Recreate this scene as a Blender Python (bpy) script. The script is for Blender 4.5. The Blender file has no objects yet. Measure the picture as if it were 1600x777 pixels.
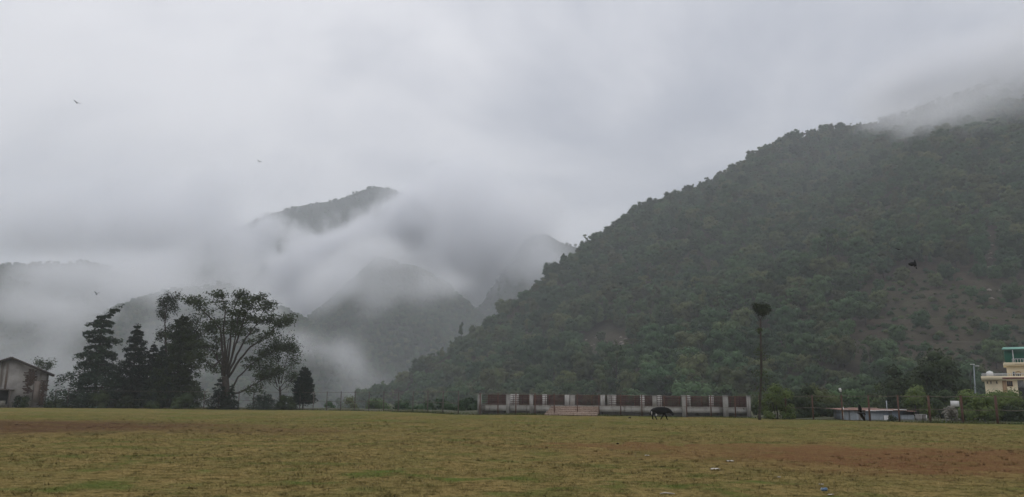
import bpy, bmesh, math, random
import numpy as np
from mathutils import Vector, Matrix, noise as mnoise

# ------------------------------------------------------------------ camera, world, sun, exposure
sc = bpy.context.scene
COL = sc.collection
FPX, EYE = 1232.0, 1.6
PITCH = math.atan(238.5 / FPX)
ROLL = 0.0085
fw = Vector((0, math.cos(PITCH), math.sin(PITCH)))
up0 = Vector((0, -math.sin(PITCH), math.cos(PITCH)))
X = Vector((1, 0, 0))
cr = X * math.cos(ROLL) + up0 * math.sin(ROLL)
cu = -X * math.sin(ROLL) + up0 * math.cos(ROLL)
cam_d = bpy.data.cameras.new('camera')
cam = bpy.data.objects.new('camera', cam_d)
COL.objects.link(cam)
m = Matrix((cr, cu, -fw)).transposed().to_4x4()
m.translation = Vector((0, 0, EYE))
cam.matrix_world = m
cam_d.sensor_width = 36
cam_d.lens = FPX / 1600 * 36
cam_d.clip_start = 0.2
cam_d.clip_end = 9000
sc.camera = cam

SUN_EL, SUN_AZ = math.radians(58), math.radians(-8)      # azimuth measured from +Y towards +X
wd = bpy.data.worlds.new('World')
sc.world = wd
wd.use_nodes = True
wt = wd.node_tree
wt.nodes.clear()


def N(t, typ, **kw):
    n = t.nodes.new(typ)
    for k, v in kw.items():
        setattr(n, k, v)
    return n


def math_n(t, op, a, b=None, clamp=False):
    n = t.nodes.new('ShaderNodeMath')
    n.operation = op
    n.use_clamp = clamp
    for i, v in enumerate((a, b)):
        if v is None:
            continue
        if isinstance(v, (int, float)):
            n.inputs[i].default_value = v
        else:
            t.links.new(v, n.inputs[i])
    return n.outputs[0]


def vmath(t, op, a, b=None, scale=None):
    n = t.nodes.new('ShaderNodeVectorMath')
    n.operation = op
    for i, v in enumerate((a, b)):
        if v is None:
            continue
        if isinstance(v, (tuple, list)):
            n.inputs[i].default_value = v
        else:
            t.links.new(v, n.inputs[i])
    if scale is not None:
        if isinstance(scale, (int, float)):
            n.inputs['Scale'].default_value = scale
        else:
            t.links.new(scale, n.inputs['Scale'])
    return n.outputs['Value'] if op in ('LENGTH', 'DOT_PRODUCT', 'DISTANCE') else n.outputs[0]


def mix_c(t, f, a, b, blend='MIX'):
    n = t.nodes.new('ShaderNodeMix')
    n.data_type = 'RGBA'
    n.blend_type = blend
    for s, v in ((n.inputs[0], f), (n.inputs[6], a), (n.inputs[7], b)):
        if isinstance(v, (int, float)):
            s.default_value = v
        elif isinstance(v, (tuple, list)):
            s.default_value = (*v, 1) if len(v) == 3 else v
        else:
            t.links.new(v, s)
    return n.outputs[2]


def noise_n(t, vec, scale, detail=4, rough=.55, dist=0.0):
    n = t.nodes.new('ShaderNodeTexNoise')
    n.inputs['Scale'].default_value = scale
    n.inputs['Detail'].default_value = detail
    n.inputs['Roughness'].default_value = rough
    n.inputs['Distortion'].default_value = dist
    if vec is not None:
        t.links.new(vec, n.inputs['Vector'])
    return n.outputs[0]


def ramp(t, f, lo, hi, a=0.0, b=1.0, smooth=True):
    n = t.nodes.new('ShaderNodeMapRange')
    n.interpolation_type = 'SMOOTHSTEP' if smooth else 'LINEAR'
    t.links.new(f, n.inputs[0])
    for i, v in enumerate((lo, hi, a, b)):
        n.inputs[i + 1].default_value = v
    return n.outputs[0]


def combine(t, x, y, z):
    n = t.nodes.new('ShaderNodeCombineXYZ')
    for i, v in enumerate((x, y, z)):
        if isinstance(v, (int, float)):
            n.inputs[i].default_value = v
        else:
            t.links.new(v, n.inputs[i])
    return n.outputs[0]


# overcast sky: Nishita under a cloud deck that goes on all round
tc = N(wt, 'ShaderNodeTexCoord')
sky = N(wt, 'ShaderNodeTexSky', sky_type='NISHITA', sun_disc=False, sun_elevation=SUN_EL, sun_rotation=SUN_AZ)
sep = N(wt, 'ShaderNodeSeparateXYZ')
wt.links.new(tc.outputs['Generated'], sep.inputs[0])
zz = math_n(wt, 'ADD', math_n(wt, 'MAXIMUM', sep.outputs[2], 0.0), 0.22)
cl = combine(wt, math_n(wt, 'DIVIDE', sep.outputs[0], zz), math_n(wt, 'DIVIDE', sep.outputs[1], zz), 39.61)
n1 = noise_n(wt, cl, 1.15, 6, .55, .35)
n2 = noise_n(wt, vmath(wt, 'ADD', cl, (26.2, 2.1, 17.17)), .55, 3, .5)
cloud = math_n(wt, 'ADD', math_n(wt, 'MULTIPLY', n1, .5), math_n(wt, 'MULTIPLY', n2, .5))
ccol = mix_c(wt, ramp(wt, cloud, .38, .60), (4.8, 5.05, 5.8), (9.9, 9.85, 10.2))
# thicker cloud lies lower down: an overcast dome is darker towards its rim all round
rim = ramp(wt, sep.outputs[2], 0.0, .75, .80, 1.14)
ccol = vmath(wt, 'SCALE', ccol, scale=rim)
wcol = mix_c(wt, .93, sky.outputs[0], ccol)
bg = N(wt, 'ShaderNodeBackground')
bg.inputs[1].default_value = 0.10
wt.links.new(wcol, bg.inputs[0])
wo = N(wt, 'ShaderNodeOutputWorld')
wt.links.new(bg.outputs[0], wo.inputs[0])

sun_d = bpy.data.lights.new('sun', 'SUN')
sun_d.energy = 1.4
sun_d.angle = math.radians(30)
sun_d.color = (1.0, .965, .92)
sun = bpy.data.objects.new('sun', sun_d)
COL.objects.link(sun)
sdir = Vector((math.sin(SUN_AZ) * math.cos(SUN_EL), math.cos(SUN_AZ) * math.cos(SUN_EL), math.sin(SUN_EL)))
sun.rotation_euler = sdir.to_track_quat('Z', 'Y').to_euler()

sc.view_settings.view_transform = 'Standard'
sc.view_settings.look = 'None'
sc.view_settings.exposure = 0.0
sc.view_settings.gamma = 1.0
sc.view_settings.use_curve_mapping = False
sc.render.engine = 'CYCLES'
sc.cycles.use_denoising = True
sc.cycles.use_adaptive_sampling = True
sc.cycles.adaptive_threshold = 0.02
sc.cycles.max_bounces = 8
sc.cycles.diffuse_bounces = 3
sc.cycles.glossy_bounces = 2
sc.cycles.transparent_max_bounces = 8
sc.cycles.volume_bounces = 5
sc.cycles.volume_step_rate = 1.5
sc.cycles.volume_max_steps = 256

# ------------------------------------------------------------------ helpers
rng = np.random.default_rng(7)
random.seed(7)


def ray(px, py):
    return fw * FPX + cr * (px - 800) + cu * (388.5 - py)


def P(px, py, Y):                 # the point at world depth Y seen at a pixel of the photograph
    d = ray(px, py)
    return Vector((0, 0, EYE)) + d * (Y / d.y)


def G(px, py):                    # the point of level ground seen at a pixel
    d = ray(px, py)
    return Vector((0, 0, EYE)) + d * (EYE / -d.z)


def tag(o, label=None, cat=None, group=None, kind=None):
    if label: o['label'] = label
    if cat: o['category'] = cat
    if group: o['group'] = group
    if kind: o['kind'] = kind
    return o


def thing(name, label, cat, loc=(0, 0, 0), rz=0.0, group=None):
    o = bpy.data.objects.new(name, None)
    o.empty_display_size = .1
    COL.objects.link(o)
    o.location = loc
    o.rotation_euler = (0, 0, rz)
    return tag(o, label, cat, group)


def mesh_np(name, V, F, mat=None, smooth=False):
    """mesh from numpy arrays; F is an (n,3) or (n,4) index array or a list of those"""
    Fs = [f for f in (F if isinstance(F, list) else [F]) if len(f)]
    me = bpy.data.meshes.new(name)
    V = np.asarray(V, dtype=np.float32)
    me.vertices.add(len(V))
    me.vertices.foreach_set('co', V.ravel())
    loops = np.concatenate([f.ravel() for f in Fs]).astype(np.int32)
    cnt = np.concatenate([np.full(len(f), f.shape[1]) for f in Fs]).astype(np.int32)
    start = np.concatenate([[0], np.cumsum(cnt)[:-1]]).astype(np.int32)
    me.loops.add(len(loops))
    me.loops.foreach_set('vertex_index', loops)
    me.polygons.add(len(cnt))
    me.polygons.foreach_set('loop_start', start)
    me.polygons.foreach_set('loop_total', cnt)
    if smooth:
        me.polygons.foreach_set('use_smooth', np.ones(len(cnt), dtype=bool))
    me.update(calc_edges=True)
    me.validate()
    if mat: me.materials.append(mat)
    return me


def link(name, me, parent=None):
    o = bpy.data.objects.new(name, me)
    COL.objects.link(o)
    if parent: o.parent = parent
    return o


class MB:
    """collects shapes in world coordinates (or the thing's own, with origin at 0) for ONE mesh"""
    def __init__(s):
        s.v, s.q, s.t, s.n = [], [], [], 0

    def add(s, V, F):
        V = np.asarray(V, float).reshape(-1, 3)
        for f in F:
            (s.q if len(f) == 4 else s.t).append([i + s.n for i in f])
        s.v.append(V)
        s.n += len(V)
        return s

    def box(s, c, d, rz=0.0, ax=None):
        x, y, z = d[0] / 2, d[1] / 2, d[2] / 2
        V = [(-x, -y, -z), (x, -y, -z), (x, y, -z), (-x, y, -z), (-x, -y, z), (x, -y, z), (x, y, z), (-x, y, z)]
        M = ax if ax is not None else Matrix.Rotation(rz, 3, 'Z')
        V = [M @ Vector(p) + Vector(c) for p in V]
        return s.add(V, [(0, 3, 2, 1), (4, 5, 6, 7), (0, 1, 5, 4), (1, 2, 6, 5), (2, 3, 7, 6), (3, 0, 4, 7)])

    def prism(s, base, off):
        """base: list of 3-D points (one polygon), extruded by off; fan-capped"""
        k = len(base)
        V = [Vector(p) for p in base] + [Vector(p) + Vector(off) for p in base]
        F = [(i, (i + 1) % k, (i + 1) % k + k, i + k) for i in range(k)]
        F += [(0, i + 1, i) for i in range(1, k - 1)] + [(k, k + i, k + i + 1) for i in range(1, k - 1)]
        return s.add(V, F)

    def tube(s, pts, rad, n=6):
        pts = [Vector(p) for p in pts]
        if isinstance(rad, (int, float)): rad = [rad] * len(pts)
        V, F = [], []
        ref = Vector((0.31, 0.95, 0.05))
        for i, p in enumerate(pts):
            d = (pts[min(i + 1, len(pts) - 1)] - pts[max(i - 1, 0)]).normalized()
            if abs(d.dot(ref)) > .95: ref = Vector((1, 0, .1))
            a = d.cross(ref).normalized()
            b = d.cross(a)
            for k in range(n):
                t = 2 * math.pi * k / n
                V.append(p + (a * math.cos(t) + b * math.sin(t)) * rad[i])
        for i in range(len(pts) - 1):
            for k in range(n):
                F.append((i * n + k, i * n + (k + 1) % n, (i + 1) * n + (k + 1) % n, (i + 1) * n + k))
        L = len(V)
        V += [pts[0], pts[-1]]
        for k in range(n):
            F.append((L, (k + 1) % n, k))
            F.append((L + 1, L - n + k, L - n + (k + 1) % n))
        return s.add(V, F)

    def arr(s, V, Q):
        s.v.append(np.asarray(V, float))
        s.q.extend((np.asarray(Q) + s.n).tolist())
        s.n += len(V)
        return s

    def mesh(s, name, mat, origin=(0, 0, 0), smooth=False):
        V = np.concatenate(s.v) - np.array(origin)
        F = []
        if s.q: F.append(np.array(s.q))
        if s.t: F.append(np.array(s.t))
        return mesh_np(name, V, F, mat, smooth)

    def build(s, name, mat, parent=None, local=False, smooth=False):
        o = (0, 0, 0) if (parent is None or local) else wloc(parent)
        return link(name, s.mesh(name, mat, o, smooth), parent)


def wloc(o):
    p = Vector((0, 0, 0))
    while o:
        p += o.location
        o = o.parent
    return tuple(p)


# ------------------------------------------------------------------ materials
def new_mat(name):
    mt = bpy.data.materials.new(name)
    mt.use_nodes = True
    t = mt.node_tree
    t.nodes.clear()
    b = N(t, 'ShaderNodeBsdfPrincipled')
    o = N(t, 'ShaderNodeOutputMaterial')
    t.links.new(b.outputs[0], o.inputs[0])
    return mt, t, b


def bump(t, b, h, strength, dist):
    n = N(t, 'ShaderNodeBump')
    n.inputs['Strength'].default_value = strength
    n.inputs['Distance'].default_value = dist
    t.links.new(h, n.inputs['Height'])
    t.links.new(n.outputs[0], b.inputs['Normal'])


def surface(name, c1, c2, scale=1.5, rough=.85, c3=None, streak=False, bmp=.3, spec=.2, metal=0.0, stain=None):
    """weathered surface: two tones in noise, optional third stain colour in patches or run-down streaks"""
    mt, t, b = new_mat(name)
    g = N(t, 'ShaderNodeTexCoord').outputs['Object']
    f = ramp(t, noise_n(t, g, scale, 6, .65), .35, .65)
    col = mix_c(t, f, c1, c2)
    if c3:
        v = vmath(t, 'MULTIPLY', g, (scale * 1.6, scale * 1.6, scale * (.22 if streak else 1.2)))
        f2 = ramp(t, noise_n(t, v, 1.0, 5, .65), stain[0] if stain else .5, stain[1] if stain else .68)
        col = mix_c(t, f2, col, c3)
    t.links.new(col, b.inputs['Base Color'])
    b.inputs['Roughness'].default_value = rough
    b.inputs['Specular IOR Level'].default_value = spec
    b.inputs['Metallic'].default_value = metal
    if bmp: bump(t, b, noise_n(t, g, scale * 9, 4), bmp, .02)
    return mt


def foliage(name, c1, c2, c3=None, scale=.5):
    """leaves: per-plant tone plus tones varying through the crown, a little light passing through"""
    mt, t, b = new_mat(name)
    oi = N(t, 'ShaderNodeObjectInfo')
    g = N(t, 'ShaderNodeNewGeometry')
    f = ramp(t, noise_n(t, g.outputs['Position'], scale, 3), .3, .7)
    col = mix_c(t, f, c1, c2)
    if c3: col = mix_c(t, ramp(t, oi.outputs['Random'], .45, 1.0), col, c3)
    val = math_n(t, 'MULTIPLY_ADD', g.outputs['Random Per Island'], .4)
    t.nodes[-1].inputs[2].default_value = .8
    val = math_n(t, 'MULTIPLY', val, ramp(t, math_n(t, 'FRACT', math_n(t, 'MULTIPLY', oi.outputs['Random'], 7.31)), 0, 1, .60, 1.4, False))
    col = vmath(t, 'SCALE', col, scale=val)
    t.links.new(col, b.inputs['Base Color'])
    b.inputs['Roughness'].default_value = .65
    b.inputs['Specular IOR Level'].default_value = .06
    tr = N(t, 'ShaderNodeBsdfTranslucent')
    t.links.new(col, tr.inputs[0])
    mx = N(t, 'ShaderNodeMixShader')
    mx.inputs[0].default_value = .18
    t.links.new(b.outputs[0], mx.inputs[1])
    t.links.new(tr.outputs[0], mx.inputs[2])
    out = [n for n in t.nodes if n.type == 'OUTPUT_MATERIAL'][0]
    t.links.new(mx.outputs[0], out.inputs[0])
    return mt


FIELD_DIRT = [  # centre x, y, radii, strength
    (-31, 45, 19, 15, 1.0), (-17, 42, 10, 6, .6), (14, 25, 11.5, 8, .9), (20, 21, 9, 7, .8), (4.2, 30.5, 3.2, 2.2, .75), (8, 30, 9, 3, .65)]


def field_color(t):
    g = N(t, 'ShaderNodeNewGeometry').outputs['Position']
    s2 = N(t, 'ShaderNodeSeparateXYZ')
    t.links.new(g, s2.inputs[0])
    flat = combine(t, s2.outputs[0], s2.outputs[1], 0.0)
    big = noise_n(t, flat, .11, 5, .6)
    mid = noise_n(t, flat, .55, 5, .62)
    fine = noise_n(t, flat, 3.2, 5, .65)
    dry = mix_c(t, ramp(t, mid, .32, .68), (.225, .166, .068), (.156, .136, .052))
    dry = mix_c(t, ramp(t, fine, .44, .64, 0, .85), dry, (.075, .062, .022))
    grain = noise_n(t, flat, 17, 4, .7)
    dry = vmath(t, 'SCALE', dry, scale=ramp(t, grain, .3, .7, .68, 1.3))
    far = ramp(t, s2.outputs[1], 30, 70)
    gmask = math_n(t, 'ADD', ramp(t, mid, .50, .66), math_n(t, 'MULTIPLY', far, .75), clamp=True)
    gmask = math_n(t, 'MULTIPLY', gmask, ramp(t, noise_n(t, vmath(t, 'ADD', flat, (31, 17, 0)), .16, 4, .6), .40, .60))
    near = ramp(t, s2.outputs[1], 14, 26, .95, .6)
    gmask = math_n(t, 'MULTIPLY', gmask, near)
    col = mix_c(t, gmask, dry, mix_c(t, ramp(t, fine, .3, .7), (.058, .096, .022), (.105, .125, .034)))
    warp = vmath(t, 'ADD', flat, vmath(t, 'SCALE', combine(t, math_n(t, 'SUBTRACT', big, .5), math_n(t, 'SUBTRACT', mid, .5), 0.0), scale=15.0))
    dirt = None
    for cx, cy, rx, ry, st in FIELD_DIRT:
        v = vmath(t, 'MULTIPLY', vmath(t, 'SUBTRACT', warp, (cx, cy, 0)), (1 / rx, 1 / ry, 1))
        f = ramp(t, vmath(t, 'LENGTH', v), .45, 1.15, st, 0.0)
        dirt = f if dirt is None else math_n(t, 'MAXIMUM', dirt, f)
    dirt = math_n(t, 'MULTIPLY', math_n(t, 'MULTIPLY', dirt, ramp(t, fine, .25, .6, .45, 1.0)), ramp(t, noise_n(t, vmath(t, 'ADD', flat, (5, 9, 0)), .42, 5, .68), .34, .52, .6, 1.0))
    col = mix_c(t, dirt, col, mix_c(t, ramp(t, s2.outputs[0], -16, 2), (.085, .048, .031), (.135, .066, .036)))
    return col, fine, mid, flat


def make_field_mat(name, blade=False):
    mt, t, b = new_mat(name)
    col, fine, mid, flat = field_color(t)
    if blade:
        g = N(t, 'ShaderNodeNewGeometry')
        k = math_n(t, 'MULTIPLY_ADD', g.outputs['Random Per Island'], .95)
        t.nodes[-1].inputs[2].default_value = .6
        col = vmath(t, 'SCALE', col, scale=k)
        up_n = vmath(t, 'NORMALIZE', vmath(t, 'ADD', vmath(t, 'SCALE', g.outputs['Normal'], scale=.35), (0, 0, 1)))
        t.links.new(up_n, b.inputs['Normal'])
    else:
        bump(t, b, noise_n(t, flat, 9, 6, .7), .7, .06)
    t.links.new(col, b.inputs['Base Color'])
    b.inputs['Roughness'].default_value = .9
    b.inputs['Specular IOR Level'].default_value = 0.0
    return mt


def make_hill_mat(name, soil, green, scale, patches=()):
    mt, t, b = new_mat(name)
    g = N(t, 'ShaderNodeNewGeometry').outputs['Position']
    f = ramp(t, noise_n(t, g, scale, 6, .65), .38, .62)
    col = mix_c(t, f, soil, green)
    f2 = ramp(t, noise_n(t, g, scale * 7, 5, .7), .35, .7)
    col = mix_c(t, f2, col, tuple(c * .55 for c in soil))
    t.links.new(col, b.inputs['Base Color'])
    b.inputs['Roughness'].default_value = .95
    b.inputs['Specular IOR Level'].default_value = .1
    bump(t, b, noise_n(t, g, scale * 6, 6, .7), .9, 2.0)
    return mt


M = {}
M['field'] = make_field_mat('field_soil')
M['blade'] = make_field_mat('field_blades', True)
M['hill'] = make_hill_mat('hill_soil', (.064, .049, .033), (.050, .050, .026), .03)
M['far_hill'] = make_hill_mat('far_hill_cover', (.05, .058, .035), (.04, .055, .03), .012)
M['leaf_hill'] = foliage('leaf_hill', (.034, .074, .031), (.060, .104, .040), (.092, .106, .042), .02)
M['leaf_conifer'] = foliage('leaf_conifer', (.024, .042, .028), (.038, .058, .036), None, .6)
M['leaf_big'] = foliage('leaf_big', (.032, .048, .022), (.048, .064, .028), None, .5)
M['leaf_bush'] = foliage('leaf_bush', (.060, .090, .026), (.098, .128, .038), None, .8)
M['leaf_dark'] = foliage('leaf_dark', (.030, .048, .022), (.05, .07, .03), None, .7)
M['bark'] = surface('bark', (.055, .045, .036), (.035, .028, .022), 3, .95, bmp=.8)
M['bark_pale'] = surface('bark_pale', (.085, .075, .06), (.05, .042, .034), 3, .95, bmp=.8)
M['concrete'] = surface('concrete', (.345, .33, .31), (.25, .24, .22), .9, .9, (.13, .12, .11), True)
M['coping'] = surface('coping', (.43, .415, .39), (.33, .315, .29), 1.2, .9, (.2, .19, .17), True)
M['maroon'] = surface('maroon', (.085, .032, .031), (.060, .026, .026), 1.2, .75, (.04, .032, .028))
M['rust'] = surface('rust', (.125, .062, .042), (.08, .045, .034), 4, .85, (.07, .04, .03))
M['grey_post'] = surface('grey_post', (.12, .10, .09), (.08, .065, .055), 4, .8)
M['steel_wire'] = surface('steel_wire', (.16, .13, .11), (.11, .085, .07), 4, .7)
M['brick_step'] = surface('brick_step', (.42, .33, .27), (.33, .25, .20), 3.5, .9, (.18, .12, .095))
M['plaster'] = surface('plaster', (.33, .315, .295), (.23, .215, .20), .6, .95, (.10, .085, .07), True, stain=(.52, .7))
M['plaster_warm'] = surface('plaster_warm', (.22, .185, .165), (.17, .145, .125), .8, .95, (.12, .09, .07), True)
M['earth_brick'] = surface('earth_brick', (.085, .055, .043), (.055, .038, .03), 2.5, .95)
M['dark_wood'] = surface('dark_wood', (.05, .042, .036), (.03, .026, .022), 2, .9)
M['roof_tin'] = surface('roof_tin', (.16, .145, .135), (.10, .085, .075), .9, .8, (.12, .07, .05), True)
M['tin'] = surface('tin', (.33, .36, .38), (.24, .265, .285), .8, .6, (.16, .14, .13), True)
M['tin_blue'] = surface('tin_blue', (.24, .28, .32), (.17, .20, .235), .8, .6, (.12, .11, .10), True)
M['roof_rust'] = surface('roof_rust', (.33, .20, .165), (.24, .15, .125), 1.2, .85, (.16, .085, .06))
M['cream'] = surface('cream', (.80, .69, .48), (.70, .60, .41), .5, .85, (.5, .42, .3), True, stain=(.58, .8))
M['white'] = surface('white', (.76, .75, .74), (.66, .65, .64), 1.2, .7)
M['green_tin'] = surface('green_tin', (.013, .120, .075), (.010, .10, .062), .5, .6)
M['green_roof'] = surface('green_roof', (.16, .36, .29), (.13, .31, .25), .6, .55)
M['red_band'] = surface('red_band', (.20, .03, .03), (.15, .03, .028), 1, .7)
M['tan'] = surface('tan', (.42, .27, .15), (.36, .23, .13), 1, .8)
M['dark'] = surface('dark', (.025, .025, .026), (.018, .018, .018), 1, .7)
M['glass'] = surface('glass', (.03, .035, .04), (.022, .026, .03), 1, .15, bmp=0, spec=.5)
M['black_coat'] = surface('black_coat', (.007, .0065, .0065), (.005, .005, .005), 6, .8, bmp=.2, spec=.08)
M['white_coat'] = surface('white_coat', (.5, .48, .45), (.4, .38, .36), 6, .9)
M['horn'] = surface('horn', (.12, .10, .085), (.07, .06, .05), 8, .6)
M['feather'] = surface('feather', (.008, .008, .009), (.012, .012, .013), 8, .6, bmp=0)
M['paper'] = surface('paper', (.50, .47, .42), (.40, .37, .33), 20, .9, bmp=.1)
M['blue_can'] = surface('blue_can', (.07, .13, .22), (.10, .17, .27), 20, .4, bmp=.1, spec=.5)
M['stone'] = surface('stone', (.20, .19, .165), (.13, .125, .105), 5, .95, (.10, .11, .07))
M['rock_pale'] = surface('rock_pale', (.30, .27, .235), (.20, .175, .15), .6, .95)
M['dung'] = surface('dung', (.035, .026, .02), (.025, .02, .015), 8, .95)


# ------------------------------------------------------------------ ground
FENCE = [(-420, 132), (-86, 127), (-36, 126), (-19, 116), (-6, 96), (15.4, 91.5), (26, 87.5), (34, 77), (39, 72.5), (43, 70.5), (62, 62), (140, 48), (420, 30)]


def fence_y(x):
    return np.interp(x, [a for a, b in FENCE], [b for a, b in FENCE])


def fbm(x, y, f, seed=0.0, oct=4):
    """smooth pseudo-noise, vectorised"""
    r = np.random.default_rng(int(seed * 13) + 3)
    o = np.zeros_like(x, dtype=float)
    a = 1.0
    for i in range(oct):
        for k in range(3):
            th, ph = r.uniform(0, 6.283), r.uniform(0, 6.283)
            o += a * np.sin((x * math.cos(th) + y * math.sin(th)) * f + ph + 1.3 * np.sin((x * math.sin(th) - y * math.cos(th)) * f * .7 + ph * 2)) / 3
        a *= .5
        f *= 2.03
    return o


def ground_z(x, y):
    e = fence_y(x)
    margin = np.interp(x, [-60, -15, 12, 30], [12, 14, 60, 95])
    d = y - (e + margin)
    floor_ = np.interp(x, [-60, 0, 60, 400], [-75, -60, -14, -10])
    s = np.clip(d / 260, 0, 1)
    z = floor_ * (s * s * (3 - 2 * s))
    near = np.clip(1 - np.hypot(x, y) / 140, 0, 1)
    return z + .035 * fbm(x, y, .55, 2) * (np.abs(x) < 300) * np.clip(near * 4, 0, 1)


def ax(segs):
    out = [segs[0][0]]
    for a, b, n in segs:
        out += list(np.linspace(a, b, n + 1)[1:])
    return np.array(out)


gx = ax([(-2500, -300, 20), (-300, -90, 30), (-90, -30, 60), (-30, 30, 130), (30, 90, 60), (90, 300, 30), (300, 2500, 20)])
gy = ax([(-280, 0, 20), (0, 10, 8), (10, 50, 100), (50, 180, 130), (180, 500, 40), (500, 2950, 30)])
GX, GY = np.meshgrid(gx, gy)
GZ = ground_z(GX, GY)
nxg, nyg = len(gx), len(gy)
idx = np.arange(nxg * nyg).reshape(nyg, nxg)
Q = np.stack([idx[:-1, :-1], idx[:-1, 1:], idx[1:, 1:], idx[1:, :-1]], -1).reshape(-1, 4)
ground = link('ground', mesh_np('ground', np.stack([GX, GY, GZ], -1).reshape(-1, 3), Q, M['field'], True))
tag(ground, 'worn dry grass playing field with bare brown earth patches', kind='structure')

# grass blades standing on the field: finer and denser nearer
nb = 330000
u = rng.random(nb)
d = 11.5 * (95 / 11.5) ** (u ** .85)
th = rng.uniform(-.74, .74, nb)
bx_ = d * np.sin(th)
by_ = d * np.cos(th)
cl_ = fbm(bx_, by_, 2.2, 5, 3)
keep = (by_ < fence_y(bx_) - .3) & (cl_ + rng.normal(0, .5, nb) > -.35)
for cx, cy, rx, ry, st in FIELD_DIRT:
    rr = np.hypot((bx_ - cx) / rx, (by_ - cy) / ry)
    keep &= ~((rr < .95) & (rng.random(nb) < .75 * st))
bx_, by_, d, cl_ = bx_[keep], by_[keep], d[keep], cl_[keep]
nb = len(bx_)
bz_ = ground_z(bx_, by_)
lush = np.clip(fbm(bx_, by_, .5, 9, 3) * .6 + .5, 0, 1)
h = rng.uniform(.018, .05, nb) * (.7 + .6 * lush) * (1 + .35 * (rng.random(nb) < .08))
w = .0045 * np.clip(d / 12, 1, 4.5)
a = rng.uniform(0, 6.283, nb)
lean = rng.normal(0, .06, (nb, 2))
C = np.stack([bx_, by_, bz_ - .004], -1)
dx = np.stack([np.cos(a) * w, np.sin(a) * w, np.zeros(nb)], -1)
tip = C + np.stack([lean[:, 0], lean[:, 1], h], -1)
V = np.stack([C - dx, C + dx, tip], 1).reshape(-1, 3)
nt = 3400
ut = 12 * (70 / 12) ** (rng.random(nt) ** .9)
tt = rng.uniform(-.74, .74, nt)
tx_, ty_ = ut * np.sin(tt), ut * np.cos(tt)
kt = (fbm(tx_, ty_, .45, 14, 3) + rng.normal(0, .35, nt) > .1) & (ty_ < fence_y(tx_) - .5)
tx_, ty_ = np.repeat(tx_[kt], 16), np.repeat(ty_[kt], 16)
n2 = len(tx_)
px2, py2 = tx_ + rng.normal(0, .05, n2), ty_ + rng.normal(0, .05, n2)
h2 = rng.uniform(.025, .075, n2)
a2 = rng.uniform(0, 6.283, n2)
w2 = .006 * np.clip(np.hypot(px2, py2) / 14, 1, 3.5)
C2 = np.stack([px2, py2, ground_z(px2, py2) - .004], -1)
d2 = np.stack([np.cos(a2) * w2, np.sin(a2) * w2, np.zeros(n2)], -1)
t2 = C2 + np.stack([(px2 - tx_) * .8 + rng.normal(0, .02, n2), (py2 - ty_) * .8 + rng.normal(0, .02, n2), h2], -1)
V = np.concatenate([V, np.stack([C2 - d2, C2 + d2, t2], 1).reshape(-1, 3)])
nb += n2
grass = link('grass', mesh_np('grass', V, np.arange(nb * 3).reshape(-1, 3), M['blade']))
tag(grass, 'short dry grass over the playing field', kind='stuff')

# rough overgrown ground beyond the fence, and weeds along the fence foot
M['rough'] = surface('rough', (.036, .046, .018), (.055, .054, .025), .35, .95, (.06, .045, .03), bmp=.8)
M['weed'] = foliage('weed', (.055, .085, .024), (.105, .105, .040), None, .6)
rx_ = np.concatenate([np.linspace(-420, -100, 40), np.linspace(-98, 140, 240), np.linspace(145, 420, 40)])
ro_ = np.concatenate([np.linspace(.5, 6, 10), np.linspace(7, 70, 40), np.linspace(75, 150, 12)])
RXg, ROg = np.meshgrid(rx_, ro_)
RYg = fence_y(RXg) + ROg + .5 * fbm(RXg, ROg, .8, 4) * (ROg < 2)
RZg = ground_z(RXg, RYg) + .03 + .10 * np.clip(ROg / 6, 0, 1) * (1 + fbm(RXg, RYg, .5, 3))
idx = np.arange(RXg.size).reshape(RXg.shape)
Q = np.stack([idx[:-1, :-1], idx[:-1, 1:], idx[1:, 1:], idx[1:, :-1]], -1).reshape(-1, 4)
tag(link('rough_ground', mesh_np('rough_ground', np.stack([RXg, RYg, RZg], -1).reshape(-1, 3), Q, M['rough'], True)), 'overgrown rough ground beyond the fence', kind='structure')
nw = 42000
wx_ = rng.uniform(-95, 75, nw)
wo_ = np.abs(rng.normal(0, 1.0, nw)) * np.where(rng.random(nw) < .5, 6.0, .5)
wy_ = fence_y(wx_) + wo_ - .4
keep = fbm(wx_, wo_, .5, 6, 3) + rng.normal(0, .4, nw) > -.1
wx_, wy_ = wx_[keep], wy_[keep]
nw = len(wx_)
hw = rng.uniform(.08, .42, nw) * np.clip(.7 + .6 * fbm(wx_, wy_, .35, 8, 2), .25, 1.4)
aw = rng.uniform(0, 6.283, nw)
C = np.stack([wx_, wy_, ground_z(wx_, wy_)], -1)
dx = np.stack([np.cos(aw), np.sin(aw), np.zeros(nw)], -1) * rng.uniform(.015, .05, (nw, 1))
tip = C + np.stack([rng.normal(0, .1, nw), rng.normal(0, .1, nw), hw], -1)
tag(link('weeds', mesh_np('weeds', np.stack([C - dx, C + dx, tip], 1).reshape(-1, 3), np.arange(nw * 3).reshape(-1, 3), M['weed'])), 'weeds and long grass along the foot of the fence', kind='stuff')

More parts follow.
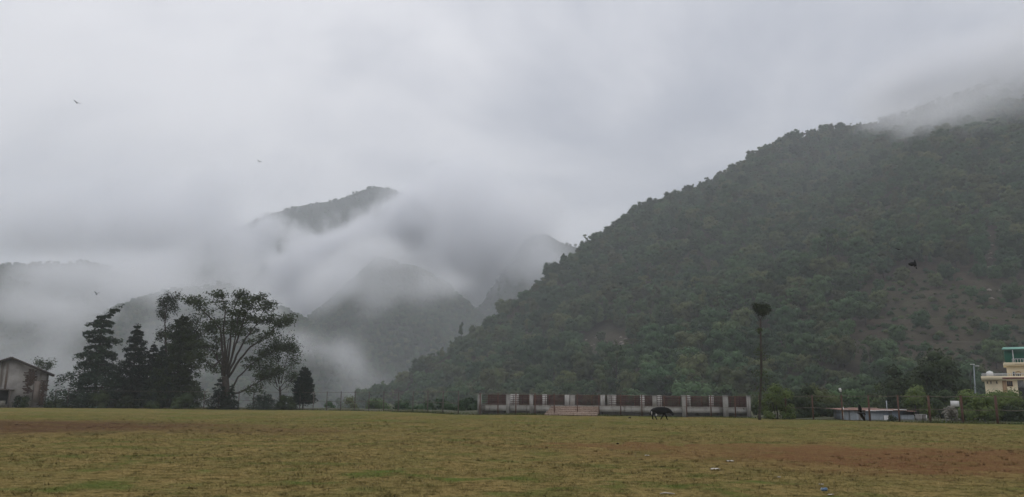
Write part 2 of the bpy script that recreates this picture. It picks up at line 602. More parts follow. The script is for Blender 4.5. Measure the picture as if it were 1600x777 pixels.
# ------------------------------------------------------------------ hills
def loft(name, label, ridge, foot, mat, nu=120, nv=60, rough=6.0, back=(350, 60), conv=1.0, seed=0.0, gully=.02, shape=None, crest=.12):
    """a hill: rows run from a foot line up to a ridge line and down behind it; lines are world points"""
    def resample(pts, n):
        pts = np.array([tuple(p) for p in pts], float)
        s = np.concatenate([[0], np.cumsum(np.linalg.norm(np.diff(pts[:, :2], axis=0), axis=1))])
        t = np.linspace(0, s[-1], n)
        return np.stack([np.interp(t, s, pts[:, k]) for k in range(3)], -1)
    R, F = resample(ridge, nu), resample(foot, nu)
    B = R + np.array([0, back[0], 0])
    B[:, 2] = np.minimum(R[:, 2] - 5, back[1])
    v = np.linspace(0, 1, nv)[:, None, None]
    prof = v ** conv
    A = F[None] * (1 - v) + R[None] * v
    A[..., 2] = F[None, :, 2] * (1 - prof[..., 0]) + R[None, :, 2] * prof[..., 0]
    vb = np.linspace(0, 1, 14)[1:, None, None]
    D = R[None] * (1 - vb) + B[None] * vb
    D[..., 2] = R[None, :, 2] - (R[None, :, 2] - B[None, :, 2]) * vb[..., 0] ** 1.6
    S = np.concatenate([A, D], 0)
    vv = np.concatenate([v[:, 0, 0], 1 - vb[:, 0, 0]])[:, None]
    amp = rough * np.clip(np.sin(np.clip(vv, 0, 1) * math.pi) + crest, 0, 1)
    S[..., 2] += amp * fbm(S[..., 0], S[..., 1], gully, seed, 5)
    if shape is not None: shape(S)
    nvv = S.shape[0]
    idx = np.arange(nvv * nu).reshape(nvv, nu)
    Q = np.stack([idx[:-1, :-1], idx[:-1, 1:], idx[1:, 1:], idx[1:, :-1]], -1).reshape(-1, 4)
    o = link(name, mesh_np(name, S.reshape(-1, 3), Q, mat, True))
    tag(o, label, kind='structure')
    return o, S


def L(pts, dz=0.0):
    return [P(px, py, Y) - Vector((0, 0, dz)) for px, py, Y in pts]


def flat_line(pts):
    out = []
    for px, Y, z in pts:
        p = P(px, 600, Y)
        out.append(Vector((p.x, Y, z)))
    return out


hill_ridge = L([(500, 660, 470), (545, 628, 470), (620, 585, 480), (700, 535, 510), (770, 490, 540), (835, 440, 575), (885, 402, 610), (945, 362, 650), (1000, 325, 690), (1065, 295, 730),
                (1130, 270, 770), (1180, 238, 805), (1225, 210, 835), (1300, 198, 870), (1360, 194, 900), (1440, 162, 950), (1520, 118, 990), (1600, 66, 1030), (1760, 40, 1090), (2000, 40, 1130), (2400, 60, 1150)], 8)
hill_foot = flat_line([(470, 440, -30), (545, 400, -22), (640, 320, -16), (760, 262, -12), (900, 228, -9), (1100, 205, -7), (1300, 196, -6), (1500, 190, -5), (1800, 185, -4), (2200, 180, -3), (2600, 175, -3)])
def terraces(S):
    """old field terraces cut into the lower slope at the far end of the hill"""
    x_, y_ = S[..., 0], S[..., 1]
    m_ = np.clip(1.6 - np.hypot((x_ - 215) / 95, (y_ - 330) / 120), 0, 1)
    q_ = S[..., 2] / 5.0 + .25 * fbm(x_, y_, .02, 12, 2)
    fr_ = q_ - np.floor(q_)
    S[..., 2] += m_ * 5.0 * (np.clip((fr_ - .62) / .38, 0, 1) - fr_)


hill, HS = loft('hill', 'steep hill covered in dark green forest beside the field', hill_ridge, hill_foot, M['hill'], 220, 300, 9, (420, -20), 1.12, 1.0, .018, terraces)

far_a, FA = loft('mountain', 'farthest mountain peak showing above the mist', L([(100, 520, 2050), (250, 430, 2050), (350, 362, 2050), (415, 330, 2050), (470, 316, 2050), (525, 307, 2050), (560, 293, 2050), (590, 286, 2050), (625, 298, 2060), (680, 340, 2080), (740, 400, 2100), (800, 470, 2120), (900, 520, 2150)], 5),
                 flat_line([(-100, 1500, -60), (300, 1450, -60), (600, 1450, -60), (900, 1500, -60)]), M['far_hill'], 110, 50, 45, (350, -60), 1.0, 3.0, .006, None, .2)
spur_b, FB = loft('mountain_spur', 'forested spur rising out of the valley mist beside the near hill', L([(400, 560, 1250), (470, 500, 1300), (540, 440, 1350), (590, 402, 1380), (640, 418, 1370), (700, 450, 1340), (755, 492, 1300), (820, 545, 1260), (900, 600, 1200)], 5),
                  flat_line([(380, 800, -60), (520, 760, -60), (660, 760, -60), (860, 800, -60)]), M['far_hill'], 90, 50, 26, (260, -60), 1.0, 4.0, .012, None, .5)
spur_c, FC = loft('mountain_spur', 'low dark spur sloping down behind the big bare limbed tree', L([(-260, 640, 1000), (-60, 580, 1040), (60, 535, 1050), (180, 488, 1050), (270, 450, 1050), (350, 434, 1050), (410, 452, 1040), (465, 490, 1020), (520, 550, 1000), (580, 620, 980)], 5),
                  flat_line([(-280, 720, -60), (200, 660, -60), (380, 640, -60), (560, 680, -60)]), M['far_hill'], 90, 46, 20, (220, -60), 1.0, 5.0, .012, None, .5)
ridge_d, FD = loft('mountain_ridge', 'long hazy ridge fading into mist above the old house', L([(-500, 440, 1450), (-200, 420, 1450), (0, 410, 1450), (70, 411, 1450), (140, 406, 1450), (200, 425, 1450), (280, 450, 1460), (380, 500, 1480)], 5),
                   flat_line([(-560, 900, -60), (-200, 860, -60), (100, 860, -60), (360, 950, -60)]), M['far_hill'], 90, 46, 24, (260, -60), 1.0, 6.0, .009)
ridge_e, FE = loft('mountain_ridge', 'faint misty hump peeping over the shoulder of the near hill', L([(720, 520, 1600), (780, 430, 1600), (820, 372, 1600), (850, 360, 1600), (880, 378, 1600), (930, 392, 1600), (1000, 420, 1600), (1100, 470, 1600)], 5),
                   flat_line([(700, 1200, -60), (850, 1150, -60), (1000, 1150, -60), (1120, 1200, -60)]), M['far_hill'], 70, 40, 16, (260, -60), 1.0, 7.0, .009)


# ------------------------------------------------------------------ plants
def leaf_quads(C, Nrm, size, r, asp=.6):
    """one small diamond leaf spray per centre, facing roughly Nrm"""
    n = len(C)
    Nn = Nrm / (np.linalg.norm(Nrm, axis=1, keepdims=True) + 1e-9)
    R = r.normal(size=(n, 3))
    U = np.cross(Nn, R)
    U /= np.linalg.norm(U, axis=1, keepdims=True) + 1e-9
    W = np.cross(Nn, U)
    s = (size if np.ndim(size) else np.full(n, size))[:, None] * r.uniform(.65, 1.3, (n, 1))
    V = np.stack([C - U * s, C - W * s * asp + Nn * s * .15, C + U * s, C + W * s * asp + Nn * s * .15], 1).reshape(-1, 3)
    return V, np.arange(n * 4).reshape(-1, 4)


def rand_dirs(n, r, zmin=-.5):
    v = r.normal(size=(n * 3, 3))
    v /= np.linalg.norm(v, axis=1, keepdims=True)
    v = v[v[:, 2] > zmin][:n]
    return v


def ico(sub=1):
    bm = bmesh.new()
    bmesh.ops.create_icosphere(bm, subdivisions=sub, radius=1)
    V = np.array([v.co[:] for v in bm.verts])
    F = np.array([[v.index for v in f.verts] for f in bm.faces])
    bm.free()
    return V, F


ICO1 = ico(1)
ICO2 = ico(2)


def lobes_crown(mb, lobes, nleaf, leaf, r, core=.78, zmin=-.55):
    cc = np.mean([l[0] for l in lobes], axis=0) - np.array([0, 0, .8])
    """lobes: (centre, radii). Leaf sprays over each lobe and a dark-gapped core of the same leaves inside"""
    tot = sum(l[1][0] * l[1][2] for l in lobes)
    for c, rad in lobes:
        rad = np.array(rad)
        n = max(12, int(nleaf * rad[0] * rad[2] / tot))
        D = rand_dirs(n, r, zmin)
        k = r.uniform(.72, 1.10, (len(D), 1))
        C = np.array(c) + D * rad * k
        V, Qd = leaf_quads(C, D * .6 + (C - cc) / (np.linalg.norm(C - cc, axis=1, keepdims=True) + 1e-6) * .8 + r.normal(0, .35, D.shape), leaf, r)
        mb.arr(V, Qd)
        if core:
            V0, F0 = ICO1
            mb.add(np.array(c) + V0 * rad * core * r.uniform(.85, 1.1, (len(V0), 1)), F0.tolist())


def hill_tree_mesh(seed, kind):
    r = np.random.default_rng(seed)
    mb = MB()
    if kind == 'round':
        H, R = 8.5, 3.9
        lobes = []
        for i in range(15):
            t = i * 2.4 + r.uniform(-.4, .4)
            f = (i + .5) / 15
            q = R * .74 * math.sin(math.pi * (.12 + .62 * f)) ** .8 * r.uniform(.75, 1.1)
            z = H * (.36 + .56 * (1 - f) ** .0 * 0 + .56 * (1 - math.cos(math.pi * f)) / 2)
            s = R * r.uniform(.30, .46)
            lobes.append(((q * math.cos(t), q * math.sin(t), z), (s, s, s * .85)))
        lobes.append(((0, 0, H * .6), (R * .78, R * .78, H * .34)))
        lobes_crown(mb, lobes, 1250, .33, r)
    elif kind == 'tall':
        H, R = 12.0, 2.6
        lobes = []
        for i in range(10):
            t = r.uniform(0, 6.283)
            f = i / 9
            q = R * .45 * (1 - .5 * f)
            s = R * r.uniform(.42, .62) * (1 - .35 * f)
            lobes.append(((q * math.cos(t), q * math.sin(t), H * (.38 + .56 * f)), (s, s, s * .9)))
        lobes_crown(mb, lobes, 850, .34, r)
    elif kind == 'sparse':
        H, R = 9.5, 3.2
        lobes = []
        for i in range(9):
            t = r.uniform(0, 6.283)
            q = math.sqrt(r.random()) * R * .8
            s = R * r.uniform(.22, .36)
            lobes.append(((q * math.cos(t), q * math.sin(t), H * r.uniform(.5, .98)), (s, s, s * .7)))
        lobes_crown(mb, lobes, 520, .33, r, .6)
    else:            # scrub
        H, R = 3.2, 2.1
        lobes = []
        for i in range(6):
            t = r.uniform(0, 6.283)
            q = math.sqrt(r.random()) * R * .6
            s = R * r.uniform(.35, .55)
            lobes.append(((q * math.cos(t), q * math.sin(t), H * r.uniform(.3, .7)), (s, s, s * .8)))
        lobes_crown(mb, lobes, 330, .28, r)
    tk = MB()
    tk.tube([(0, 0, -1.2), (.1, .05, H * .25), (.05, -.1, H * .55), (.2, .1, H * .8)], [.24, .18, .12, .05], 5)
    for t in (0.4, 2.5, 4.4):
        tk.tube([(.07, 0, H * .4), (math.cos(t) * R * .35, math.sin(t) * R * .35, H * .58), (math.cos(t) * R * .6, math.sin(t) * R * .6, H * .7)], [.10, .06, .03], 4)
    return mb.mesh('hillside_crown', M['leaf_hill']), tk.mesh('hillside_trunk', M['bark'])


HT = [hill_tree_mesh(11, 'round'), hill_tree_mesh(12, 'round'), hill_tree_mesh(13, 'round'), hill_tree_mesh(14, 'tall'), hill_tree_mesh(15, 'sparse'), hill_tree_mesh(16, 'scrub'), hill_tree_mesh(17, 'scrub')]
HT_H = [10, 10, 10, 12, 10, 3.2, 3.2]


def to_px(p):
    d_ = np.asarray(p, float) - np.array([0, 0, EYE])
    zf = d_ @ np.array(fw)
    return 800 + FPX * (d_ @ np.array(cr)) / zf, 388.5 - FPX * (d_ @ np.array(cu)) / zf, zf


def sample_loft(S, n, r, vmax=None):
    """n points spread evenly by true area over a lofted grid"""
    A_, B_, C_, D_ = S[:-1, :-1], S[:-1, 1:], S[1:, 1:], S[1:, :-1]
    ar = np.linalg.norm(np.cross(C_ - A_, D_ - B_), axis=-1)
    if vmax: ar[vmax:] = 0
    pr = (ar / ar.sum()).ravel()
    k = r.choice(len(pr), n, p=pr)
    i, j = np.unravel_index(k, ar.shape)
    a_, b_ = r.random((n, 1)), r.random((n, 1))
    return A_[i, j] * (1 - a_) * (1 - b_) + B_[i, j] * a_ * (1 - b_) + C_[i, j] * a_ * b_ + D_[i, j] * (1 - a_) * b_


def thin(pts, dist, r):
    """keep points no closer than dist (in plan)"""
    cell = {}
    out = []
    for k, p in enumerate(pts):
        dd = dist[k]
        ci, cj = int(p[0] // 8), int(p[1] // 8)
        ok = True
        for a_ in (-1, 0, 1):
            for b_ in (-1, 0, 1):
                for q in cell.get((ci + a_, cj + b_), ()):
                    if (q[0] - p[0]) ** 2 + (q[1] - p[1]) ** 2 < dd * dd:
                        ok = False
                        break
                if not ok: break
            if not ok: break
        if ok:
            cell.setdefault((ci, cj), []).append(p)
            out.append(k)
    return np.array(out)


hr = np.random.default_rng(21)
pts = sample_loft(HS, 110000, hr, 304)
px_, py_, zf_ = to_px(pts)
vis = (px_ > 380) & (px_ < 1850) & (zf_ > 0)
pts, px_, py_, zf_ = pts[vis], px_[vis], py_[vis], zf_[vis]
# clearings seen in the photograph, as areas of the slope
def blob(cx, cy, rx, ry): return np.hypot((px_ - cx) / rx, (py_ - cy) / ry)
wob = fbm(pts[:, 0], pts[:, 1], .05, 8, 3) * .35
bare = np.minimum.reduce([blob(1495, 515, 122, 72) + wob, blob(1410, 535, 56, 40) + wob, blob(1600, 525, 95, 78) + wob])
slide = np.minimum(blob(942, 545, 48, 28) + wob * .6, blob(1552, 420, 18, 60) + wob * .5)
dens = np.where(bare < 1, .85, 1.0)
dens = np.where(slide < 1, .02, dens)
ok = hr.random(len(pts)) < dens
sp = np.where(bare < 1.15, 2.3, hr.uniform(3.6, 7.0, len(pts)))
pts, px_, py_, zf_, bare, slide, sp = [q[ok] for q in (pts, px_, py_, zf_, bare, slide, sp)]
k = thin(pts, sp, hr)
pts, px_, py_, zf_, bare, slide, sp = [q[k] for q in (pts, px_, py_, zf_, bare, slide, sp)]
npt = len(pts)
kind_i = hr.choice([0, 1, 2, 3, 4], npt, p=[.25, .25, .25, .10, .15])
kind_i = np.where(bare < 1.15, hr.choice([5, 6, 0], npt, p=[.48, .42, .10]), kind_i)
scl = np.clip(sp / 5.0, .70, 1.35) * hr.uniform(.68, 1.28, npt)
scl = np.where(bare < 1.15, hr.uniform(.2, .95, npt), scl)
scl *= np.where(kind_i == 3, .8, 1.0)
rot = hr.uniform(0, 6.283, npt)
size = np.array(HT_H)[kind_i] * scl / zf_
size[(px_ < 535) | (px_ > 1600) | (py_ > 640)] *= .05
order = np.argsort(-size)
single, rest = order[:290], order[290:]


def zone_label(i):
    k, x, y = kind_i[i], px_[i], py_[i]
    what = {0: 'round broadleaf tree', 1: 'round broadleaf tree', 2: 'round broadleaf tree', 3: 'tall narrow tree', 4: 'loose open crowned tree', 5: 'low scrubby bush', 6: 'low scrubby bush'}[k]
    if bare[i] < 1.15: w = 'on the bare brown slope above the cream house'
    elif x > 1330: w = 'on the slope above the tin shed'
    elif x > 1190: w = 'on the slope between the lopped pole tree and shed'
    elif x > 950: w = 'on the slope above the cow'
    elif x > 840: w = 'on the slope around the pale rockslide'
    elif x > 745: w = 'on the slope above the end pillars'
    else: w = 'at the toe of the hill past the platform'
    hgt = 'lowest down' if y > 610 else 'low down' if y > 575 else 'partway up' if y > 530 else 'high up'
    return f'{what} {hgt} {w}', w.split(' ', 2)[2]


for i in single:
    lab, grp = zone_label(i)
    cm, tm = HT[kind_i[i]]
    t_ = thing('hillside_bush' if kind_i[i] > 4 else 'hillside_tree', lab, 'bush' if kind_i[i] > 4 else 'tree', tuple(pts[i] - np.array([0, 0, .4])), rot[i], 'plants of the ' + grp)
    s_ = float(scl[i])
    t_.scale = (s_, s_, s_ * float(hr.uniform(.85, 1.15)))
    link('crown', cm, t_)
    link('trunk', tm, t_)
SRC = {}
for o in bpy.data.objects:
    if o.name.startswith('crown') and o.data in [q[0] for q in HT]:
        SRC.setdefault([q[0] for q in HT].index(o.data), o)
for q in range(len(HT)):            # every shape must stand somewhere as a real tree
    if q not in SRC:
        i = next(j for j in rest if kind_i[j] == q)
        t_ = thing('hillside_bush' if q > 4 else 'hillside_tree', zone_label(i)[0], 'bush' if q > 4 else 'tree', tuple(pts[i]), rot[i], 'plants of the ' + zone_label(i)[1])
        SRC[q] = link('crown', HT[q][0], t_)
        link('trunk', HT[q][1], t_)
        rest = rest[rest != i]


def forest(name, label, P_, K_, S_, R_):
    """one object: a point per tree, geometry nodes set a crown on each"""
    me = bpy.data.meshes.new(name)
    me.vertices.add(len(P_))
    me.vertices.foreach_set('co', np.asarray(P_, np.float32).ravel())
    for nm, ty, arr in (('k', 'INT', K_.astype(np.int32)), ('s', 'FLOAT', S_.astype(np.float32)), ('r', 'FLOAT', R_.astype(np.float32))):
        at = me.attributes.new(nm, ty, 'POINT')
        at.data.foreach_set('value', arr)
    o = link(name, me)
    tag(o, label, kind='stuff')
    ng = bpy.data.node_groups.new(name, 'GeometryNodeTree')
    ng.interface.new_socket('Geometry', in_out='INPUT', socket_type='NodeSocketGeometry')
    ng.interface.new_socket('Geometry', in_out='OUTPUT', socket_type='NodeSocketGeometry')
    gi, go = ng.nodes.new('NodeGroupInput'), ng.nodes.new('NodeGroupOutput')
    join = ng.nodes.new('GeometryNodeJoinGeometry')
    s_at = N(ng, 'GeometryNodeInputNamedAttribute', data_type='FLOAT'); s_at.inputs[0].default_value = 's'
    r_at = N(ng, 'GeometryNodeInputNamedAttribute', data_type='FLOAT'); r_at.inputs[0].default_value = 'r'
    k_at = N(ng, 'GeometryNodeInputNamedAttribute', data_type='INT'); k_at.inputs[0].default_value = 'k'
    rv = ng.nodes.new('ShaderNodeCombineXYZ')
    ng.links.new(r_at.outputs[0], rv.inputs[2])
    for q, src in SRC.items():
        if not (K_ == q).any(): continue
        oi = ng.nodes.new('GeometryNodeObjectInfo')
        oi.inputs['Object'].default_value = src
        cmp_ = N(ng, 'FunctionNodeCompare', data_type='INT', operation='EQUAL')
        ng.links.new(k_at.outputs[0], cmp_.inputs[2])
        cmp_.inputs[3].default_value = q
        iop = ng.nodes.new('GeometryNodeInstanceOnPoints')
        ng.links.new(gi.outputs[0], iop.inputs['Points'])
        ng.links.new(cmp_.outputs[0], iop.inputs['Selection'])
        ng.links.new(oi.outputs['Geometry'], iop.inputs['Instance'])
        ng.links.new(rv.outputs[0], iop.inputs['Rotation'])
        ng.links.new(s_at.outputs[0], iop.inputs['Scale'])
        ng.links.new(iop.outputs[0], join.inputs[0])
    ng.links.new(join.outputs[0], go.inputs[0])
    md = o.modifiers.new('trees', 'NODES')
    md.node_group = ng
    return o


forest('hillside_forest', 'dense forest covering the upper slope of the near hill', pts[rest] - np.array([0, 0, .4]), kind_i[rest], scl[rest], rot[rest])

ur = np.random.default_rng(44)
q = sample_loft(HS, 90000, ur, 304)
px_, py_, zf_ = to_px(q)
inb = (np.minimum.reduce([blob(1495, 515, 128, 78), blob(1410, 535, 60, 44), blob(1600, 525, 100, 84)]) + .3 * fbm(q[:, 0], q[:, 1], .06, 15, 3) < 1) & (px_ < 1720) & (ur.random(len(q)) < .6)
q = q[inb]
forest('slope_scrub', 'low dry scrub and tall grass over the terraced slope', q - np.array([0, 0, .25]), ur.choice([5, 6], len(q)), ur.uniform(.10, .42, len(q)) ** 1.1, ur.uniform(0, 6.28, len(q)))

fr = np.random.default_rng(5)
fp = []
for S_, n in ((FA, 9000), (FB, 9000), (FC, 6500), (FD, 4500), (FE, 2000)):
    q = sample_loft(S_, n, fr, 52)
    a_, b_, c_ = to_px(q)
    fp.append(q[(a_ > -150) & (a_ < 1000)])
fp = np.concatenate(fp)
forest('distant_forest', 'far off forest covering the misty mountains', fp - np.array([0, 0, 1.0]), fr.choice([0, 1, 2], len(fp)), fr.uniform(.6, 1.0, len(fp)), fr.uniform(0, 6.28, len(fp)))

# rubble of the rockslides
rb = MB()
rr = np.random.default_rng(9)
q = sample_loft(HS, 60000, rr, 300)
a_, b_, c_ = to_px(q)
w1 = np.hypot((a_ - 942) / 44, (b_ - 545) / 25)
w2 = np.hypot((a_ - 1552) / 15, (b_ - 420) / 55)
w3 = np.hypot((a_ - 1410) / 50, (b_ - 510) / 9)
sel = q[((w1 < 1) & (rr.random(len(q)) < .42)) | ((w2 < 1) & (rr.random(len(q)) < .5)) | ((w3 < 1) & (rr.random(len(q)) < .1))]
V0, F0 = ICO1
for p in sel:
    s_ = rr.uniform(.35, 1.15)
    rb.add(p + np.array([0, 0, .1]) + V0 * s_ * rr.uniform(.5, 1.1, (len(V0), 1)) * np.array([1.2, 1, .7]), F0.tolist())
if rb.n:
    tag(rb.build('rubble', M['rock_pale']), 'pale rockslide rubble lying on the near hill', kind='stuff')


def conifer(name, label, px, top, base, width, Y, mat, tiers=16, droop=.35, bend=0.0, seed=1, lean=0.0, dens=1.0, bare=.06, taper=1.0, cat='tree', trunk_r=None, ragged=.25, jit=1.0, dz=.12):
    """whorled conifer; px = trunk pixel, top/base pixel rows, width = lower spread in pixels"""
    r = np.random.default_rng(seed)
    b = P(px, base, Y)
    b.z = float(ground_z(np.array([b.x]), np.array([b.y]))[0])
    mpp = Y / FPX
    H = (base - top) * mpp
    R = width * mpp / 2
    t_ = thing(name, label, cat, tuple(b))
    tr = trunk_r or H * .018
    def ctr(f):
        return Vector((lean * H * f + bend * R * max(0, f - .86) ** 1.3 * 18, 0, H * f))
    tk = MB().tube([ctr(f) - Vector((0, 0, .3 if f == 0 else 0)) for f in np.linspace(0, 1, 10)], [tr * (1 - .93 * f) for f in np.linspace(0, 1, 10)], 7)
    tk.build('trunk', M['bark'], t_, True, True)
    fo, br = MB(), MB()
    for i in range(tiers):
        f = bare + (1 - bare) * (i + r.uniform(-.3, .3)) / tiers
        f = min(max(f, bare), .985)
        ln = R * (1 - f) ** (.85 * taper) * 1.12 + R * .09
        nbz = int(6 + 3 * (1 - f))
        ph = r.uniform(0, 6.28)
        for j in range(nbz):
            th_ = ph + j * 6.283 / nbz + r.uniform(-.3, .3)
            fj = min(max(f + r.uniform(-.5, .5) * jit / tiers, bare * .6), .985)
            l_ = ln * r.uniform(1 - ragged * 1.6, 1 + ragged * .6)
            c0 = ctr(fj)
            dh = Vector((math.cos(th_), math.sin(th_), 0))
            pts_ = [c0 + dh * l_ * s_ + Vector((0, 0, l_ * (.16 * s_ - droop * s_ * s_))) for s_ in (0, .35, .7, 1.0)]
            br.tube(pts_, [tr * .22 * (1 - f) + .02, tr * .15 * (1 - f) + .015, .015, .008], 4)
            n = int((40 + 60 * l_ / max(R, .1)) * dens)
            s_ = np.sqrt(r.uniform(.03, 1.0, n))
            q = np.array([np.interp(s_, (0, .35, .7, 1.0), [p[k_] for p in pts_]) for k_ in range(3)]).T
            side = np.array([-dh.y, dh.x, 0])
            q += side * (r.normal(0, .22, n) * l_ * (1.2 - s_))[:, None] + r.normal(0, .05, (n, 3)) * l_ + np.array([0, 0, -1]) * (np.abs(r.normal(0, dz, n)) * l_ + .05)[:, None]
            V, Qd = leaf_quads(q, np.array([0, 0, 1.0]) + r.normal(0, .55, (n, 3)), H * .011 + .07, r, .42)
            fo.arr(V, Qd)
    n = int(60 * dens)
    q = np.array([ctr(f)[:] for f in np.linspace(.86, 1.0, n)]) + r.normal(0, R * .035, (n, 3))
    V, Qd = leaf_quads(q, r.normal(0, 1, (n, 3)), H * .009 + .05, r, .42)
    fo.arr(V, Qd)
    fo.build('crown', mat, t_, True)
    br.build('branches', M['bark'], t_, True)
    return t_


def limb_tree(name, label, base_px, Y, limbs, mat, seed, trunk_r=.4, clump=(1.1, .5), per=46, leaf=.17, sub=5, cat='tree', trunk_top=None, bark='bark', twig_leaf=True, spread=1.0):
    """open tree: limbs are pixel polylines (with a depth offset) rising from the trunk; twigs and leaf layers at their ends"""
    r = np.random.default_rng(seed)
    b = P(base_px[0], base_px[1], Y)
    b.z = float(ground_z(np.array([b.x]), np.array([b.y]))[0])
    t_ = thing(name, label, cat, tuple(b))
    tk, fo = MB(), MB()
    up_ = None
    if trunk_top:
        tp = P(trunk_top[0], trunk_top[1], Y) - b
        tk.tube([(0, 0, -.3), (0, 0, .4), tp * .5 + Vector((.14, 0, 0)), tp], [trunk_r * 1.5, trunk_r * 1.1, trunk_r * .95, trunk_r * .85], 9)
    tk.build('trunk', M[bark], t_, True, True)
    ends = []
    for li, (path, r0) in enumerate(limbs):
        pw = [P(x_, y_, Y + dy_) - b for x_, y_, dy_ in path]
        fine = []
        for i_ in range(len(pw) - 1):
            for s_ in (0, .33, .66):
                fine.append(pw[i_].lerp(pw[i_ + 1], s_) + Vector(r.normal(0, .05, 3)))
        fine.append(pw[-1])
        k_ = len(fine)
        lb = MB().tube(fine, [r0 * .86 * (1 - .82 * i_ / (k_ - 1)) for i_ in range(k_)], 6)
        for i_ in range(int(k_ * .45), k_):
            ns = sub if i_ == k_ - 1 else max(1, int(sub * .45))
            for _ in range(ns):
                d0 = (fine[min(i_, k_ - 1)] - fine[max(i_ - 2, 0)]).normalized()
                dv = (d0 * .8 + Vector(r.normal(0, .75, 3)) + Vector((0, 0, .25))).normalized()
                l_ = r.uniform(.7, 1.9) * spread
                e = fine[i_] + dv * l_
                e2 = e + (dv + Vector(r.normal(0, .5, 3))).normalized() * l_ * .5
                lb.tube([fine[i_], fine[i_].lerp(e, .5) + Vector(r.normal(0, .06, 3)), e, e2], [r0 * .2 + .012, .03, .02, .01], 4)
                ends += [e, e2, fine[i_].lerp(e, .7)]
        lb.build('limb', M[bark], t_, True, True)
    for e in ends:
        if r.random() < .12: continue
        n = int(per * r.uniform(.5, 1.3))
        q = np.array(e[:]) + r.normal(0, 1, (n, 3)) * np.array([clump[0] * .5, clump[0] * .5, clump[1] * .5])
        V, Qd = leaf_quads(q, np.array([0, 0, 1.0]) + r.normal(0, .6, (n, 3)), leaf, r, .5)
        fo.arr(V, Qd)
    fo.build('crown', mat, t_, True)
    return t_


def bush(name, label, px0, px1, top, Y, mat, seed, base=None, n=1500, leaf=.13, depth=None, cat='bush', nl=14, stems=True, group=None, zmin=-.3):
    r = np.random.default_rng(seed)
    b = P((px0 + px1) / 2, 640, Y)
    b.z = float(ground_z(np.array([b.x]), np.array([b.y]))[0]) - .05
    tp = P((px0 + px1) / 2, top, Y)
    H = tp.z - b.z
    Wd = (px1 - px0) * Y / FPX / 2
    Dp = depth or Wd * .6
    t_ = thing(name, label, cat, tuple(b), group=group)
    lobes = []
    for i in range(nl):
        x_, y_ = r.uniform(-.82, .82) * Wd, r.uniform(-.8, .8) * Dp
        env = math.sqrt(max(.08, 1 - (x_ / Wd) ** 2 * .8 - (y_ / Dp) ** 2 * .4))
        s_ = min(Wd * .42, H * .33) * r.uniform(.7, 1.2)
        lobes.append(((x_, y_, H * env * (r.uniform(.08, .3) if i % 3 == 0 else r.uniform(.3, .86))), (s_, s_, s_ * .85)))
    fo = MB()
    lobes_crown(fo, lobes, n, leaf, r, .7, -.8)
    fo.build('crown', mat, t_, True)
    sm = MB()
    for l_ in lobes[::2]:
        c_ = Vector(l_[0])
        sm.tube([(c_.x * .2, c_.y * .2, -.2), (c_.x * .6, c_.y * .6, c_.z * .5), c_], [.05, .04, .015], 4)
    sm.build('trunk', M['bark'], t_, True)
    return t_


LY = 127
conifer('cedar_tree', 'tall layered cedar with its tip bent over, beside the old house', 146, 478, 636, 100, LY + 2, M['leaf_conifer'], 19, .30, .42, 3, dens=1.8, bare=.05, ragged=.4, jit=.6, dz=.09)
conifer('conifer_tree', 'pointed dark conifer standing just beside the bent tip cedar', 203, 507, 636, 68, LY + 4, M['leaf_conifer'], 27, .22, 0, 4, dens=1.1, ragged=.3)
conifer('conifer_tree', 'shorter conifer in the gap between the pointed and the tallest conifers', 232, 538, 636, 54, LY + 5, M['leaf_conifer'], 24, .15, 0, 5, dens=1.0, ragged=.3)
conifer('conifer_tree', 'slim short conifer leaning against the tallest dark conifer', 246, 540, 636, 48, LY + 1, M['leaf_conifer'], 24, .15, 0, 6, dens=1.0, ragged=.3)
conifer('conifer_tree', 'tallest broad dark conifer next to the big bare limbed tree', 273, 494, 637, 74, LY + 3, M['leaf_dark'], 28, .12, 0, 7, dens=1.5, taper=.72, ragged=.4)
limb_tree('tufted_tree', 'thin bare trunk topped by a tuft, behind the tallest conifer', (262, 636), LY + 9,
          [([(258, 520, 0), (258, 500, 0), (260, 480, 0), (263, 464, 0)], .15), ([(258, 505, 0), (255, 498, .4), (253, 490, .4)], .06), ([(259, 490, 0), (255, 482, .4), (254, 474, .5)], .06), ([(260, 480, 0), (267, 474, .4), (273, 468, .5)], .06), ([(259, 496, 0), (266, 486, -.5), (271, 479, -.5)], .06), ([(258, 540, 0), (254, 530, .3), (252, 522, .3)], .06), ([(258, 530, 0), (263, 522, .3), (266, 514, .3)], .06)],
          M['leaf_dark'], 12, .2, (.8, .8), 46, .15, 2, trunk_top=(258, 520), spread=.33)
limb_tree('broadleaf_tree', 'dark leafy tree merging with the tallest conifer at its crown side', (290, 637), LY + 6,
          [([(288, 590, 0), (300, 560, 0), (306, 530, 0)], .16), ([(288, 580, 0), (292, 545, 1), (300, 515, 1)], .14), ([(290, 590, 0), (282, 560, -1), (285, 530, -1)], .14)],
          M['leaf_dark'], 13, .25, (1.5, 1.2), 70, .17, 5, trunk_top=(288, 590))
